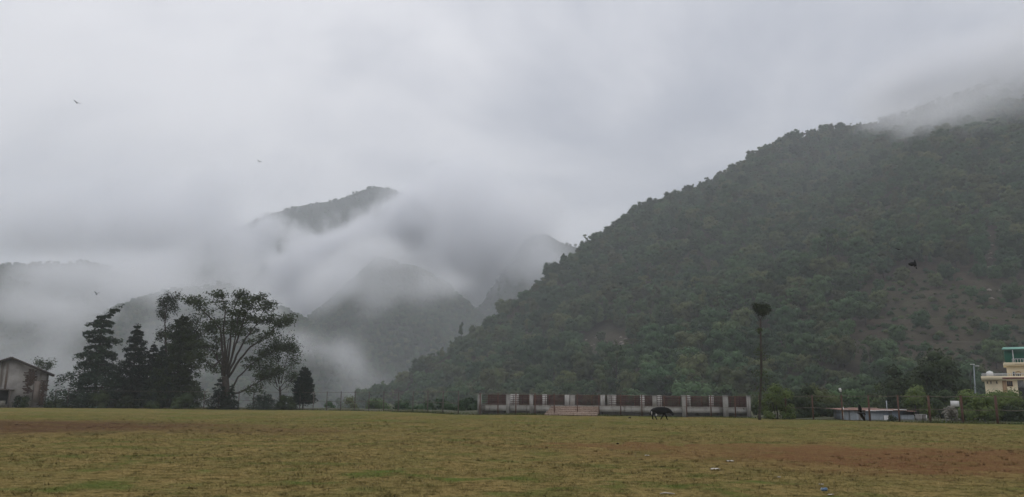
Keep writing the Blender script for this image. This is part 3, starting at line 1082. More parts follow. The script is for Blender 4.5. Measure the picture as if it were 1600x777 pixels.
limb_tree('spreading_tree', 'big spreading tree with bare fanning limbs and sparse leaves', (352, 639), LY - 2,
          [([(352, 590, 0), (345, 560, -.5), (330, 545, -1), (312, 548, -1), (300, 563, -1.2)][:2] + [(333, 575, -1), (318, 563, -1.4), (306, 558, -1.6)], .22),
           ([(348, 588, 0), (345, 570, .5), (332, 548, 1), (322, 543, 1.4), (312, 540, 1.5)], .20),
           ([(350, 585, 0), (347, 545, 0), (345, 515, .3), (330, 498, .8), (312, 480, 1.0), (303, 470, 1.0)], .26),
           ([(352, 585, 0), (352, 545, -.6), (349, 512, -.8), (352, 485, -1), (348, 465, -1)], .26),
           ([(354, 585, 0), (358, 545, .6), (362, 512, 1.2), (364, 490, 1.5), (372, 468, 1.8)], .26),
           ([(355, 585, 0), (364, 552, -1), (376, 515, -1.8), (384, 492, -2), (396, 470, -2.4)], .25),
           ([(356, 588, 0), (370, 555, 1), (384, 528, 1.6), (400, 508, 2), (416, 480, 2.2)], .25),
           ([(357, 590, 0), (376, 560, -.6), (392, 542, -1), (412, 528, -1.4), (432, 510, -1.6), (445, 503, -1.8)], .24),
           ([(360, 612, 0), (372, 590, .5), (392, 570, .8), (414, 556, 1), (432, 548, 1.4)], .2),
           ([(362, 618, 0), (378, 612, 0), (394, 602, -.4), (414, 592, -.8), (428, 585, -1)], .18),
           ([(352, 588, 0), (340, 562, 2), (338, 530, 3), (330, 515, 3.6)], .16),
           ([(355, 585, 0), (366, 540, -2.4), (372, 500, -3.2), (380, 478, -3.8)], .18),
           ([(353, 580, 0), (356, 530, 2.6), (388, 505, 3.8), (420, 500, 4.2)], .16)],
          M['leaf_big'], 14, .62, (1.25, .42), 40, .22, 4, trunk_top=(352, 588), spread=.62)
conifer('conifer_shrub', 'small dark conifer shrub at the foot of the big spreading tree', 341, 590, 638, 40, LY - 4, M['leaf_conifer'], 9, .3, 0, 8, dens=1.0, cat='shrub')
conifer('conifer_shrub', 'narrow conifer shrub hugging the trunk of the big spreading tree', 360, 600, 638, 28, LY - 4.5, M['leaf_conifer'], 8, .3, 0, 9, dens=1.0, cat='shrub')
limb_tree('twin_trunk_tree', 'slim twin trunked tree standing beside the small cone shaped tree', (437, 638), LY - 1,
          [([(434, 605, 0), (428, 585, 0), (420, 565, 0), (416, 552, 0)], .11), ([(436, 600, 0), (436, 575, .5), (432, 550, .6), (428, 540, .5)], .12), ([(440, 600, 0), (444, 575, -.5), (450, 552, -.6), (452, 545, -.6)], .11), ([(440, 605, 0), (448, 590, 0), (456, 570, 0), (458, 552, 0)], .08), ([(437, 612, 0), (428, 602, .3), (418, 592, .5)], .07), ([(438, 612, 0), (447, 604, -.3), (454, 596, -.4)], .07), ([(436, 600, 0), (430, 580, -.5), (410, 575, -.6)], .07)],
          M['leaf_dark'], 15, .18, (1.2, .9), 52, .15, 4, trunk_top=(437, 604), spread=.8)
conifer('conifer_shrub', 'wide low conifer shrub under the slim twin trunked tree', 412, 612, 638, 56, LY - 3, M['leaf_conifer'], 7, .15, 0, 10, dens=1.3, cat='shrub', taper=.6)
bush('shrub', 'dark low shrub filling in under the twin trunked tree', 430, 462, 616, LY - 3.4, M['leaf_dark'], 41, n=900, leaf=.15)
conifer('cone_tree', 'small cone shaped tree standing alone by the fence posts', 473, 574, 639, 36, LY - 2, M['leaf_conifer'], 18, -.1, 0, 11, dens=1.4, taper=.62, bare=.18, ragged=.2)
bush('shrub', 'grey green shrub crowding the lower boughs of the bent tip cedar', 132, 172, 612, LY - 1, M['leaf_big'], 42, n=1300, leaf=.15)
bush('shrub', 'dark undergrowth shrub at the foot of the pointed conifer', 176, 222, 618, LY - 1, M['leaf_dark'], 43, n=1200, leaf=.15)
bush('shrub', 'dark undergrowth shrub at the foot of the tallest conifer', 222, 306, 612, LY - 1, M['leaf_dark'], 44, n=2200, leaf=.15)
bush('shrub', 'low dark bush spreading between the old house and the cedar', 72, 104, 624, LY - 3, M['leaf_dark'], 45, n=900, leaf=.14)
bush('shrub', 'tangled dark shrub growing against the stained house wall', 22, 46, 612, LY - 5, M['leaf_dark'], 46, n=900, leaf=.13)
limb_tree('sapling', 'small leafy tree peeping over the eave of the old house', (68, 632), LY + 14, [([(68, 600, 0), (66, 580, 0), (64, 570, 0)], .08), ([(68, 600, 0), (72, 582, 0), (74, 574, 0)], .07)], M['leaf_dark'], 17, .12, (.9, .5), 40, .15, 3, trunk_top=(68, 600), spread=.7)
bush('shrub', 'pale hazy bush behind the second fence post from the cone tree', 504, 524, 622, 165, M['leaf_hill'], 47, n=700, leaf=.2)
bush('shrub', 'hazy bush at the toe of the forested hill behind the fence', 528, 566, 612, 185, M['leaf_hill'], 48, n=900, leaf=.22)

RY = 78
limb_tree('pole_tree', 'tall thin lopped tree with a tuft on top near the platform end', (1187, 655), 80,
          [([(1188, 500, 0), (1185, 492, 0), (1183, 485, 0)], .05), ([(1188, 500, 0), (1193, 492, .2), (1196, 485, .2)], .05)],
          M['leaf_dark'], 18, .12, (.3, .3), 20, .08, 1, trunk_top=(1188, 500), spread=.1)
pt = bpy.data.objects['pole_tree']
tf = MB()
lobes_crown(tf, [(tuple(P(x_, y_, 80 + d_) - pt.location), (s_ * .065, s_ * .065, s_ * .065)) for x_, y_, s_, d_ in ((1183, 481, 6.5, 0), (1190, 485, 8, .2), (1198, 481, 6.5, 0), (1191, 478, 6, .2), (1187, 488, 6, -.2), (1196, 487, 6, -.2), (1203, 485, 4, 0), (1180, 476, 4, .1))], 900, .10, np.random.default_rng(77), .42, -.9)
tf.build('tuft', M['leaf_big'], pt, True)
r_ = np.random.default_rng(3)
sp_ = MB()
for yy, wd_ in ((516, .12), (548, .30), (557, .34), (583, .30), (592, .36), (612, .42), (626, .55), (640, .6)):
    c_ = P(1188 + r_.uniform(-3, 6), yy, 80) - pt.location
    n = 90
    V, Qd = leaf_quads(np.array(c_[:]) + r_.normal(0, wd_, (n, 3)) * np.array([1.1, 1.1, .9]), r_.normal(0, 1, (n, 3)), .10, r_, .5)
    sp_.arr(V, Qd)
sp_.build('side_shoots', M['leaf_bush'], pt, True)

bush('bush', 'light green bush growing at the foot of the lopped pole tree', 1192, 1238, 592, 84, M['leaf_bush'], 51, n=2200, leaf=.12, depth=2)
bush('bush', 'dark green bush between the pole tree and the white topped pole', 1228, 1284, 602, 88, M['leaf_dark'], 52, n=2000, leaf=.13, depth=2)
bush('bush', 'tall mid green bush behind the dark one near the pole tree', 1246, 1310, 594, 99, M['leaf_hill'], 91, n=2000, leaf=.15, depth=2.5, nl=16)
bush('bush', 'low dark bush directly beside the tin shed wall', 1276, 1316, 622, 92, M['leaf_dark'], 53, n=1400, leaf=.13, depth=2)
bush('large_tree', 'huge dark dense tree standing behind the tin shed', 1386, 1470, 540, 105, M['leaf_dark'], 54, n=5200, leaf=.20, depth=4, nl=26, cat='tree')
bush('large_tree', 'dense dark tree joined to the huge one, nearer the street lamp', 1440, 1515, 534, 112, M['leaf_dark'], 55, n=4200, leaf=.20, depth=4, nl=24, cat='tree')
bush('bush', 'bright green leafy bush rising behind the rusty fence post and shed roof', 1402, 1458, 592, 92, M['leaf_bush'], 56, n=2600, leaf=.14, depth=2.5, nl=18)
bush('bush', 'mid green bush between the stone pile and the bright leafy bush', 1452, 1496, 596, 90, M['leaf_dark'], 57, n=2200, leaf=.14, depth=2, nl=16)
bush('bush', 'tall leafy hedge bush beside the stone pile and white board', 1494, 1552, 606, 76, M['leaf_bush'], 58, n=3600, leaf=.11, depth=2, nl=24)
bush('bush', 'full green hedge bush below the cream house', 1542, 1606, 600, 78, M['leaf_bush'], 59, n=3800, leaf=.11, depth=2, nl=24)
bush('bush', 'low dark hedge bush at the foot of the house hedge by the last fence post', 1560, 1640, 628, 74, M['leaf_dark'], 60, n=2600, leaf=.11, depth=1.5, nl=18)
bush('bush', 'small dark bush in front of the tin shed wall', 1388, 1402, 648, 77, M['leaf_dark'], 61, n=420, leaf=.08, depth=.5, nl=7)
bush('bush', 'grey green bush on the slope behind the white topped pole', 1296, 1360, 604, 120, M['leaf_hill'], 62, n=1800, leaf=.2, depth=3)
bush('bush', 'olive bush above the tin shed roof beside the huge tree', 1352, 1400, 598, 118, M['leaf_hill'], 63, n=1600, leaf=.2, depth=3)

for k_, (x0_, x1_, tp_, Y_, lab) in enumerate(((566, 616, 622, 150, 'low dense bush behind the fence where the hill toe begins'), (612, 668, 624, 142, 'broad low bush behind the fence, next in from the hill toe'), (664, 712, 622, 136, 'low bush behind the fence halfway to the platform'),
                                        (704, 752, 622, 128, 'low bush behind the fence touching the platform end pillar'), (1168, 1198, 618, 104, 'dark bush between the platform corner and the lopped pole tree'))):
    bush('bush', lab, x0_, x1_, tp_, Y_, M['leaf_hill'], 80 + k_, n=1100, leaf=.2, depth=2.5, nl=14)

# lone trees standing out on the skyline of the near hill
for (x_, y_, Y_, k_, s_, lab) in ((917, 386, 628, 4, .95, 'lone loose tree, lower of the two standing out on the hill skyline'), (935, 378, 640, 3, .62, 'thin lone tree, upper of the two standing out on the hill skyline'),
                                  (721, 530, 515, 3, .85, 'pointed tree sticking up from the lower skyline of the near hill'), (975, 350, 672, 4, .8, 'ragged tree breaking the skyline where the hill steepens'),
                                  (1328, 204, 880, 4, .7, 'tiny ragged tree on the top of the hill just before the cloud')):
    p = P(x_, y_ - 5, Y_ - 12) - Vector((0, 0, 3))
    t_ = thing('skyline_tree', lab, 'tree', tuple(p), 1.0 + x_)
    t_.scale = (s_, s_, s_ * 1.15)
    link('crown', HT[k_][0], t_)
    link('trunk', HT[k_][1], t_)

# ------------------------------------------------------------------ fences
def fence(name, label, posts, hgt, post_r, post_mat, wires, wire_r=.022, thick=()):
    """posts: world ground points; each post a part, each wire a part"""
    t_ = thing(name, label, 'fence', tuple(posts[0]))
    for i, p in enumerate(posts):
        r0 = post_r * (1.35 if i in thick else 1)
        hh = hgt(i) if callable(hgt) else hgt
        tilt = Vector((random.uniform(-.03, .03), random.uniform(-.02, .02), 0)) * hh
        mb = MB().box(Vector(p) + Vector((0, 0, hh / 2 - .1)), (r0 * 2, r0 * 2, hh + .2), random.uniform(0, .6))
        mb.box(Vector(p) + Vector((0, 0, hh + .03)), (r0 * 2.3, r0 * 2.3, .04), 0)
        mb.build('post', M[post_mat], t_)
    for f in wires:
        mb = MB()
        line = []
        for i, p in enumerate(posts):
            hh = hgt(i) if callable(hgt) else hgt
            line.append(Vector(p) + Vector((0, -post_r - wire_r * .6, hh * f)))
            if i < len(posts) - 1:
                h2 = hgt(i + 1) if callable(hgt) else hgt
                line.append((Vector(p) + Vector(posts[i + 1])) / 2 + Vector((0, -post_r - wire_r * .6, (hh + h2) / 2 * f - random.uniform(.02, .07))))
        mb.tube(line, wire_r, 5)
        mb.build('wire', M['steel_wire'], t_)
    return t_


def on_fence(px):
    """where the line of sight at this pixel column meets the fence line"""
    lo, hi = 20.0, 200.0
    for _ in range(50):
        mid_ = (lo + hi) / 2
        p = P(px, 640, mid_)
        if mid_ < float(fence_y(np.array([p.x]))[0]): lo = mid_
        else: hi = mid_
    p = P(px, 640, lo)
    return Vector((p.x, lo, float(ground_z(np.array([p.x]), np.array([lo]))[0])))


fence('wire_fence', 'thin grey wire fence along the far field edge past the trees', [on_fence(x_) for x_ in (84, 104, 318, 340, 372, 395, 468, 489, 510, 532, 554, 576, 599, 622, 645, 668, 692, 716)], lambda i: 2.75, .055, 'grey_post', (.98, .5, .08), .022)
fence('wire_fence', 'rusty wire fence running in front of the concrete platform', [on_fence(x_) for x_ in (750, 778, 806, 836, 866, 902, 936, 970, 1003, 1038, 1073, 1111, 1149)], lambda i: 2.55 - .02 * i, .05, 'rust', (.98, .5), .02)
fence('wire_fence', 'rusty wire fence by the shed and hedge with stout posts', [on_fence(x_) for x_ in (1187, 1228, 1270, 1316, 1358, 1404, 1452, 1503, 1557, 1614, 1680)], lambda i: 2.42, .055, 'rust', (.98, .5), .022, thick=(6, 7, 8, 9))

# ------------------------------------------------------------------ concrete platform
A = on_fence(747); B = on_fence(1173)
A = P(747, 640, 97.5); B = P(1173, 640, 90.5)
A.z = B.z = 0
ux = (B - A).normalized()
uy = Vector((-ux.y, ux.x, 0))
ang = math.atan2(ux.y, ux.x)
LEN = (B - A).length
plat = thing('concrete_platform', 'long raised concrete platform with pillars and maroon railings', 'platform', tuple(A))


def along(px):
    """distance along the platform's front line of the sight line at a pixel column"""
    d_ = P(px, 640, 100)
    dx_, dy_ = d_.x, 100.0
    # solve A + s*ux = k*(dx,dy)
    det = ux.x * -dy_ + ux.y * dx_
    return (-A.x * -dy_ + A.y * -dx_) / det if abs(det) > 1e-9 else 0


def pp(s, dpt, z):
    return A + ux * s + uy * dpt + Vector((0, 0, z))


def pbox(mb, s, dpt, z, ls, ld, lz):
    return mb.box(pp(s, dpt, z), (ls, ld, lz), ang)


DEEP = 5.0
pbox(MB(), LEN / 2, DEEP / 2, .75, LEN - .1, DEEP, .58).build('deck', M['coping'], plat)
pbox(MB(), LEN / 2, .19, 1.085, LEN - .1, .5, .085).build('coping', M['coping'], plat)
for f in (.1, .3, .52, .72, .9):
    pbox(MB(), LEN * f, 1.8, .25, .6, .5, .56).build('stub_column', M['concrete'], plat)
pbox(MB(), LEN / 2, 1.3, .25, LEN - .2, .4, .56).build('foundation_wall', M['concrete'], plat)
front = [745 + 2.5, 794, 830.5, 1069, 1134, 1173]
for i, x_ in enumerate(front):
    s = min(max(along(x_), .2), LEN - .2)
    wd_ = (.38, .38, .38, .50, .58, .42)[i]
    pm = pbox(MB(), s, -.12, 1.12, wd_, .42, 2.5)
    pbox(pm, s, -.12, 2.40, wd_ + .1, .52, .07)
    pm.build('pillar', M['concrete'], plat)
for x_, wd_ in ((894, .6), (1023, .5)):
    pm = pbox(MB(), along(x_), .25, 1.72, wd_, .42, 1.2)
    pbox(pm, along(x_), .25, 2.35, wd_ + .1, .5, .07)
    pm.build('pillar', M['concrete'], plat)
rear = [754, 800, 807, 851, 886, 942, 953, 960, 1004, 1031, 1076, 1112, 1169]
for x_ in rear:
    # found along the rear line by the same sight line
    d_ = P(x_, 640, 100)
    A2 = A + uy * (DEEP - .5)
    det = ux.x * -100.0 + ux.y * d_.x
    s = (-A2.x * -100.0 + A2.y * -d_.x) / det
    if not .2 < s < LEN - .2: continue
    pm = pbox(MB(), s, DEEP - .5, 1.75, .52, .4, 1.42)
    pm.build('rear_pillar', M['coping'], plat)
# maroon sheet panels behind, between rear pillars, and barred railing in front
nr = 12
for i in range(nr):
    s0, s1 = LEN * i / nr, LEN * (i + 1) / nr
    bm_ = MB()
    for k_ in range(int((s1 - s0 - .1) / .1)): pbox(bm_, s0 + .1 + k_ * .1, DEEP - .2, 1.74, .066, .03, 1.2)
    pn = bm_.build('bar_panel', M['maroon'], plat)
    fm = MB()
    for z_ in (1.12, 2.36): pbox(fm, (s0 + s1) / 2, DEEP - .24, z_, s1 - s0 - .04, .06, .06)
    for s_ in (s0 + .03, s1 - .03): pbox(fm, s_, DEEP - .24, 1.74, .06, .06, 1.2)
    fm.build('panel_frame', M['rust'], pn)
stops = sorted([along(x_) for x_ in (750, 794, 830.5, 866)]), sorted([along(x_) for x_ in (948, 985, 1023, 1069, 1101, 1134, 1171)])
for grp in stops:
    for s0, s1 in zip(grp[:-1], grp[1:]):
        rl = MB()
        for z_ in (1.30, 1.55, 1.80, 2.05, 2.28): pbox(rl, (s0 + s1) / 2, .12, z_, s1 - s0 - .5, .045, .05)
        for k_ in range(1, 5): pbox(rl, s0 + (s1 - s0) * k_ / 5, .16, 1.7, .05, .04, 1.18)
        rl.build('railing', M['maroon'], plat)
sA, sB = along(862), along(936)
for i in range(5):
    z_ = 1.0 - i * .2
    ext = .38 * (i + 1)
    s0 = sA - .12 * i
    st = pbox(MB(), (s0 + sB) / 2, -.26 - ext / 2, z_ - .06 if i else z_ - .05, sB - s0, ext, .21)
    if i < 4: pbox(st, (s0 + sB) / 2 + .02, -.26 - ext / 2 + .04, (z_ - .16) / 2, sB - s0 - .06, ext - .1, max(z_ - .16, .05))
    st.build('step', M['brick_step'], plat)
# railing return at the step side, pale slab strip behind the stairs
pbox(MB(), (sA + sB) / 2, .3, 1.135, sB - sA, .9, .05).build('landing', M['coping'], plat)

# ------------------------------------------------------------------ old house (by the trees)
HY = 124
def house_pt(px, py, dy=0.0): return P(px, py, HY + dy)
hb = house_pt(30, 636); hb.z = 0
old = thing('old_house', 'old weathered house with stained whitewashed gable wall and tin roof', 'house', tuple(hb))
def wz(py): return house_pt(30, py).z
def wx(px): return hb.x + (px - 37) * .0865
zt, ze, z0 = wz(561), wz(585), -.1
xr, xl, xa = wx(77), wx(-46), wx(16)
MB().prism([(xl, HY, z0), (xr, HY, z0), (xr, HY, ze), (xa, HY, zt), (xl, HY, wz(584))], (0, 9, 0)).build('wall', M['plaster'], old)
# roof: two pitched sheets with ribs, overhanging
for (p0, p1) in (((xa, zt + .12), (xr + .75, ze - .22 + .12)), ((xa, zt + .12), (xl - .6, wz(584) - .1))):
    d_ = Vector((p1[0] - p0[0], 0, p1[1] - p0[1]))
    nrm = Vector((-d_.z, 0, d_.x)).normalized()
    if nrm.z < 0: nrm = -nrm
    rf = MB().prism([(p0[0], HY - .7, p0[1]), (p1[0], HY - .7, p1[1]), Vector((p1[0], HY - .7, p1[1])) + nrm * .1, Vector((p0[0], HY - .7, p0[1])) + nrm * .1], (0, 10.2, 0))
    ro = rf.build('roof', M['roof_tin'], old)
    rb_ = MB()
    for k_ in range(26):
        y_ = HY - .62 + k_ * .4
        a_ = Vector((p0[0], y_, p0[1])) + nrm * .12
        b_ = Vector((p1[0], y_, p1[1])) + nrm * .12
        rb_.tube([a_, b_], .05, 5)
    rb_.build('roof_ribs', M['roof_tin'], ro)
    MB().prism([(p0[0], HY - .76, p0[1] - .22), (p1[0], HY - .76, p1[1] - .2), (p1[0], HY - .76, p1[1] + .09), (p0[0], HY - .76, p0[1] + .09)], (0, .05, 0)).build('bargeboard', M['dark_wood'], ro)
MB().box((wx(12), HY - .06, wz(600)), (.28, .1, wz(568) - wz(632)), 0).build('corner_strip', M['plaster_warm'], old)
# fallen plaster showing dark earth brick, laid brick by brick
pb_, pr_ = MB(), np.random.default_rng(6)
def ragged_bricks(x0, x1, y0, y1, rag):
    row = 0
    zz_ = wz(y1)
    while zz_ < wz(y0):
        off = .2 if row % 2 else 0
        a0, a1 = wx(x0) + pr_.uniform(-rag, rag), wx(x1) + pr_.uniform(-rag, rag)
        x_ = a0 + off
        while x_ < a1:
            pb_.box((x_, HY - .02, zz_), (.36, .1 + pr_.uniform(0, .05), .15), 0)
            x_ += .385
        zz_ += .17
        row += 1
ragged_bricks(43, 56, 576, 600, .35)
ragged_bricks(42, 52, 600, 614, .3)
ragged_bricks(66, 76, 594, 612, .3)
ragged_bricks(65, 74, 612, 632, .3)
pb_.build('bared_bricks', M['earth_brick'], old)['kind'] = 'stuff'
MB().box((wx(61), HY - .05, wz(612)), (wx(66) - wx(56), .12, wz(596) - wz(630)), 0).build('patched_plaster', M['plaster_warm'], old)
# lean-to with a dark doorway
lt = MB()
lt.box((wx(8), HY - 1.3, wz(609.5)), (wx(24) - wx(-14), 2.6, .12), 0)
lt.build('porch_roof', M['roof_tin'], old)
for x_ in (-8, 21): MB().box((wx(x_), HY - 2.4, (wz(610) + z0) / 2), (.18, .18, wz(610) - z0), 0).build('porch_post', M['grey_post'], old)
MB().box((wx(6), HY - .1, wz(620)), (wx(18) - wx(-6), .14, wz(610) - wz(634)), 0).build('door', M['dark'], old)
MB().box((wx(10), HY - 2.3, wz(631)), (1.0, .8, .9), 0).build('stone_footing', M['stone'], old)

old.rotation_euler = (0, 0, math.radians(31))     # the gable faces the field

# ------------------------------------------------------------------ tin shed
SY = 80
def sx(px): return P(px, 645, SY).x
def sz(py): return P(1375, py, SY).z
shed_b = P(1373, 655, SY); shed_b.z = float(ground_z(np.array([shed_b.x]), np.array([SY]))[0])
shed = thing('tin_shed', 'low patched tin shed with a rusty pink sheet roof behind the fence', 'shed', tuple(shed_b))
zb = shed_b.z - .05


def corrugated(x0, x1, y, z0_, z1_, name, mat, parent, pitch=.14, amp=.022):
    n = max(4, int((x1 - x0) / pitch) * 4)
    xs = np.linspace(x0, x1, n)
    ys = y + amp * np.sin(np.arange(n) * math.pi / 2)
    V = np.concatenate([np.stack([xs, ys, np.full(n, z0_)], -1), np.stack([xs, ys, np.full(n, z1_)], -1), np.stack([xs, ys + .03, np.full(n, z0_)], -1), np.stack([xs, ys + .03, np.full(n, z1_)], -1)])
    i = np.arange(n - 1)
    Qd = np.concatenate([np.stack([i, i + 1, i + 1 + n, i + n], -1), np.stack([i + 1 + 2 * n, i + 2 * n, i + 3 * n, i + 1 + 3 * n], -1), np.stack([i + n, i + n + 1, i + 1 + 3 * n, i + 3 * n], -1)])
    return MB().arr(V, Qd).build(name, mat, parent)


MB().box(((sx(1320) + sx(1426)) / 2, SY + 1.6, (sz(641.5) + zb) / 2), (sx(1424) - sx(1322), 2.9, sz(641.5) - zb), 0).build('wall', M['tin_blue'], shed)
panels = [(1319, 1327, 640, 'tin'), (1327, 1348, 641, 'tin'), (1349, 1358, 643, 'tin_blue'), (1360, 1372, 646, 'tin'), (1372, 1380, 646, 'tin'), (1380, 1391, 649, 'white'), (1391, 1405, 642, 'tin_blue'), (1406, 1428, 648, 'tin')]
for i, (a_, b_, t_, mt_) in enumerate(panels):
    corrugated(sx(a_) + .02, sx(b_) - .02, SY + (-.02 if i % 2 else .04), zb, sz(t_), 'wall_panel', M[mt_], shed)
# roof sheets: three, uneven, tilted towards the viewer
for i, (a_, b_, ya, yb_) in enumerate(((1312, 1349, 638.6, 641.0), (1347, 1394, 637.6, 641.6), (1392, 1417, 638.6, 641), (1415, 1430, 640.4, 642.2))):
    z1_, z2_ = sz(ya) - .02, sz(yb_)
    x0_, x1_ = sx(a_), sx(b_)
    n = int((x1_ - x0_) / .05)
    xs = np.linspace(x0_, x1_, n)
    wv = .02 * np.sin(np.arange(n) * 1.6)
    yo, yi = SY - .35 + .05 * (i % 2), SY + 3.4
    rows = []
    for (y_, z_) in ((yo, z2_), (yi, z1_)):
        rows.append(np.stack([xs, np.full(n, y_), z_ + wv], -1))
    V = np.concatenate(rows + [r0 - np.array([0, 0, .03]) for r0 in rows])
    j = np.arange(n - 1)
    Qd = np.concatenate([np.stack([j, j + 1, j + 1 + n, j + n], -1), np.stack([j + 1 + 2 * n, j + 2 * n, j + 3 * n, j + 1 + 3 * n], -1), np.stack([j + 2 * n, j + 1 + 2 * n, j + 1, j], -1)])
    MB().arr(V, Qd).build('roof_sheet', M['roof_rust'], shed)
ev = MB()
for a_, b_, y_ in ((1350, 1366, 642.4), (1366, 1392, 641.6), (1394, 1414, 640.6)):
    ev.tube([Vector((sx(a_), SY - .4, sz(y_))), Vector((sx((a_ + b_) / 2), SY - .42, sz(y_ - .6))), Vector((sx(b_), SY - .4, sz(y_)))], .035, 5)
ev.build('eave_trim', M['white'], shed)
MB().box(((sx(1410) + sx(1428)) / 2, SY - .06, sz(645.3)), (sx(1427) - sx(1411), .05, sz(643.2) - sz(647.6)), 0).build('dark_opening', M['dark'], shed)
MB().tube([Vector((sx(1390), SY + .5, zb)), Vector((sx(1390), SY + .5, sz(626)))], .05, 6).build('vent_pipe', M['tin'], shed)
MB().tube([Vector((sx(1349), SY - .25, zb)), Vector((sx(1349), SY - .25, sz(641)))], .05, 6).build('support_post', M['grey_post'], shed)
# low trough next to the shed
tb = P(1439, 657, 79); tb.z = float(ground_z(np.array([tb.x]), np.array([79.]))[0])
tr_ = thing('low_trough', 'low grey concrete trough on the ground beside the tin shed', 'trough', tuple(tb))
w_ = 12 * 79 / FPX
MB().box(tb + Vector((0, 0, .3)), (w_, .6, .6), 0).build('basin', M['concrete'], tr_)
MB().box(tb + Vector((0, 0, .63)), (w_ + .08, .7, .06), 0).build('rim', M['coping'], tr_)
MB().box(tb + Vector((w_ / 2 + .1, -.1, .3)), (.12, .12, .6), 0).build('corner_post', M['white'], tr_)

# pole with a white top by the shed
p0 = on_fence(1316); p0 = P(1317, 650, p0.y + 1.2); p0.z = 0
pl = thing('pole', 'dark pole with a white lamp head and white lower end by the shed', 'pole', tuple(p0))
mp = p0.y / FPX
MB().tube([p0 + Vector((0, 0, -.2)), p0 + Vector((.02, 0, 20 * mp))], .11, 8).build('base_sleeve', M['white'], pl, smooth=True)
MB().tube([p0 + Vector((0, 0, 20 * mp)), p0 + Vector((-.03, 0, 47 * mp))], .05, 6).build('shaft', M['dark_wood'], pl)
lh = MB().tube([p0 + Vector((-.06, -.05, 43 * mp)), p0 + Vector((-.1, -.05, 45.5 * mp)), p0 + Vector((-.16, -.05, 48 * mp)), p0 + Vector((-.16, -.05, 48.6 * mp))], [.06, .12, .11, .03], 8)
lh.build('lamp_head', M['white'], pl, smooth=True)

# white board and stone pile
p1 = P(1491, 650, 75); p1.z = 0
bd = thing('notice_board', 'small blank white board standing above the stone pile', 'board', tuple(p1))
m75 = 75 / FPX
MB().box(P(1492, 631, 75) + Vector((0, .0, 0)), (13 * m75, .05, 8.5 * m75), 0).build('board', M['white'], bd)
for dx_ in (-.25, .25):
    MB().tube([Vector((p1.x + dx_, 75.05, -.1)), Vector((p1.x + dx_, 75.05, P(1492, 631, 75).z))], .03, 5).build('leg', M['grey_post'], bd)
p2 = P(1486, 658, 73.5); p2.z = 0
st_ = thing('stone_pile', 'rough pile of grey stones below the white board', 'stones', tuple(p2))
sr = np.random.default_rng(31)
smesh = []
for k_ in range(5):
    V0, F0 = ICO2 if k_ < 2 else ICO1
    smesh.append(mesh_np('stone', V0 * sr.uniform(.8, 1.12, (len(V0), 1)) * np.array([1.15, .9, .75]), F0, M['stone']))
for k_ in range(80):
    lay = sr.random() ** .8
    z_ = lay * 1.35
    wd_ = .75 * (1 - .45 * lay)
    o = link('stone', smesh[k_ % 5], st_)
    o.location = (sr.uniform(-wd_, wd_), sr.uniform(-.5, .5) * (1 - .5 * lay), z_ + .05)
    s_ = sr.uniform(.10, .2)
    o.scale = (s_, s_, s_)
    o.rotation_euler = tuple(sr.uniform(0, 6, 3))

# street lamp near the house
LYp = 118
pb0 = P(1524, 615, LYp); gb = float(ground_z(np.array([pb0.x]), np.array([LYp]))[0])
sl = thing('street_lamp', 'pale street lamp on a leaning pole between big trees and cream house', 'street lamp', (pb0.x, LYp, gb))
topp = P(1521.5, 571, LYp)
MB().tube([Vector((pb0.x, LYp, gb - .2)), Vector(pb0), topp], [.12, .1, .07], 8).build('pole', M['tin'], sl, smooth=True)
MB().tube([P(1518, 569.2, LYp), P(1521.5, 570.6, LYp), P(1528, 573, LYp)], .05, 6).build('arm', M['tin'], sl)
MB().box(P(1519.5, 569.5, LYp), (.55, .25, .1), 0).build('lamp_head', M['white'], sl)
MB().box(P(1527, 572, LYp), (.5, .25, .1), 0).build('lamp_head', M['white'], sl)
up1 = thing('utility_pole', 'dark thin pole half hidden behind the pale street lamp', 'pole', (P(1517, 600, 124).x, 124, 0))
MB().tube([P(1517, 640, 124), P(1517, 578, 124)], .07, 6).build('shaft', M['dark_wood'], up1)

# ------------------------------------------------------------------ cream house with green upper floor
CY = 128
def cx_(px): return cb.x + (px - 1543) * .0893
def cz_(py): return P(1575, py, CY).z
cb = P(1543, 640, CY); cb.z = float(ground_z(np.array([cb.x]), np.array([CY]))[0])
XR = 0
ch = thing('cream_house', 'cream painted house with a green tin upper floor above the hedge', 'house', tuple(cb))
zb = cb.z - .2
XR = cx_(1680)
ch.rotation_euler = (0, 0, math.radians(-31))


def cbox(x0, x1, y0, y1, front_, deep, name, mat, par=None):
    return MB().box(((x0 + x1) / 2, CY + front_ + deep / 2, (y0 + y1) / 2), (x1 - x0, deep, y1 - y0), 0).build(name, M[mat], par or ch)


cbox(cx_(1543), XR, zb, cz_(594.5), 0, 9, 'ground_floor', 'cream')
sl_ = cbox(cx_(1538), XR + .4, cz_(594.5), cz_(588.5), -.6, 10, 'terrace_slab', 'cream')
cbox(cx_(1570.5), XR + .42, cz_(592.8), cz_(590.7), -.63, .03, 'red_band', 'red_band', sl_)
cbox(cx_(1580), XR, cz_(588.5), cz_(572), 2.2, 6, 'upper_floor', 'cream')
co_ = cbox(cx_(1575.5), XR + .2, cz_(572), cz_(566.8), 1.5, 7.2, 'cornice', 'cream')
cbox(cx_(1592), XR + .2, cz_(569.8), cz_(569.2), 1.46, .04, 'cornice_line', 'tan', co_)
cbox(cx_(1578.5), XR, cz_(566.8), cz_(547.5), 2.3, 5.5, 'green_floor', 'green_tin')
gr_ = MB().prism([(cx_(1574.5), CY + 1.2, cz_(547.2)), (XR + .5, CY + 1.2, cz_(547.2)), (XR + .5, CY + 1.2, cz_(546.2)), (cx_(1575.5), CY + 1.2, cz_(546.2))], (0, .05, 0))
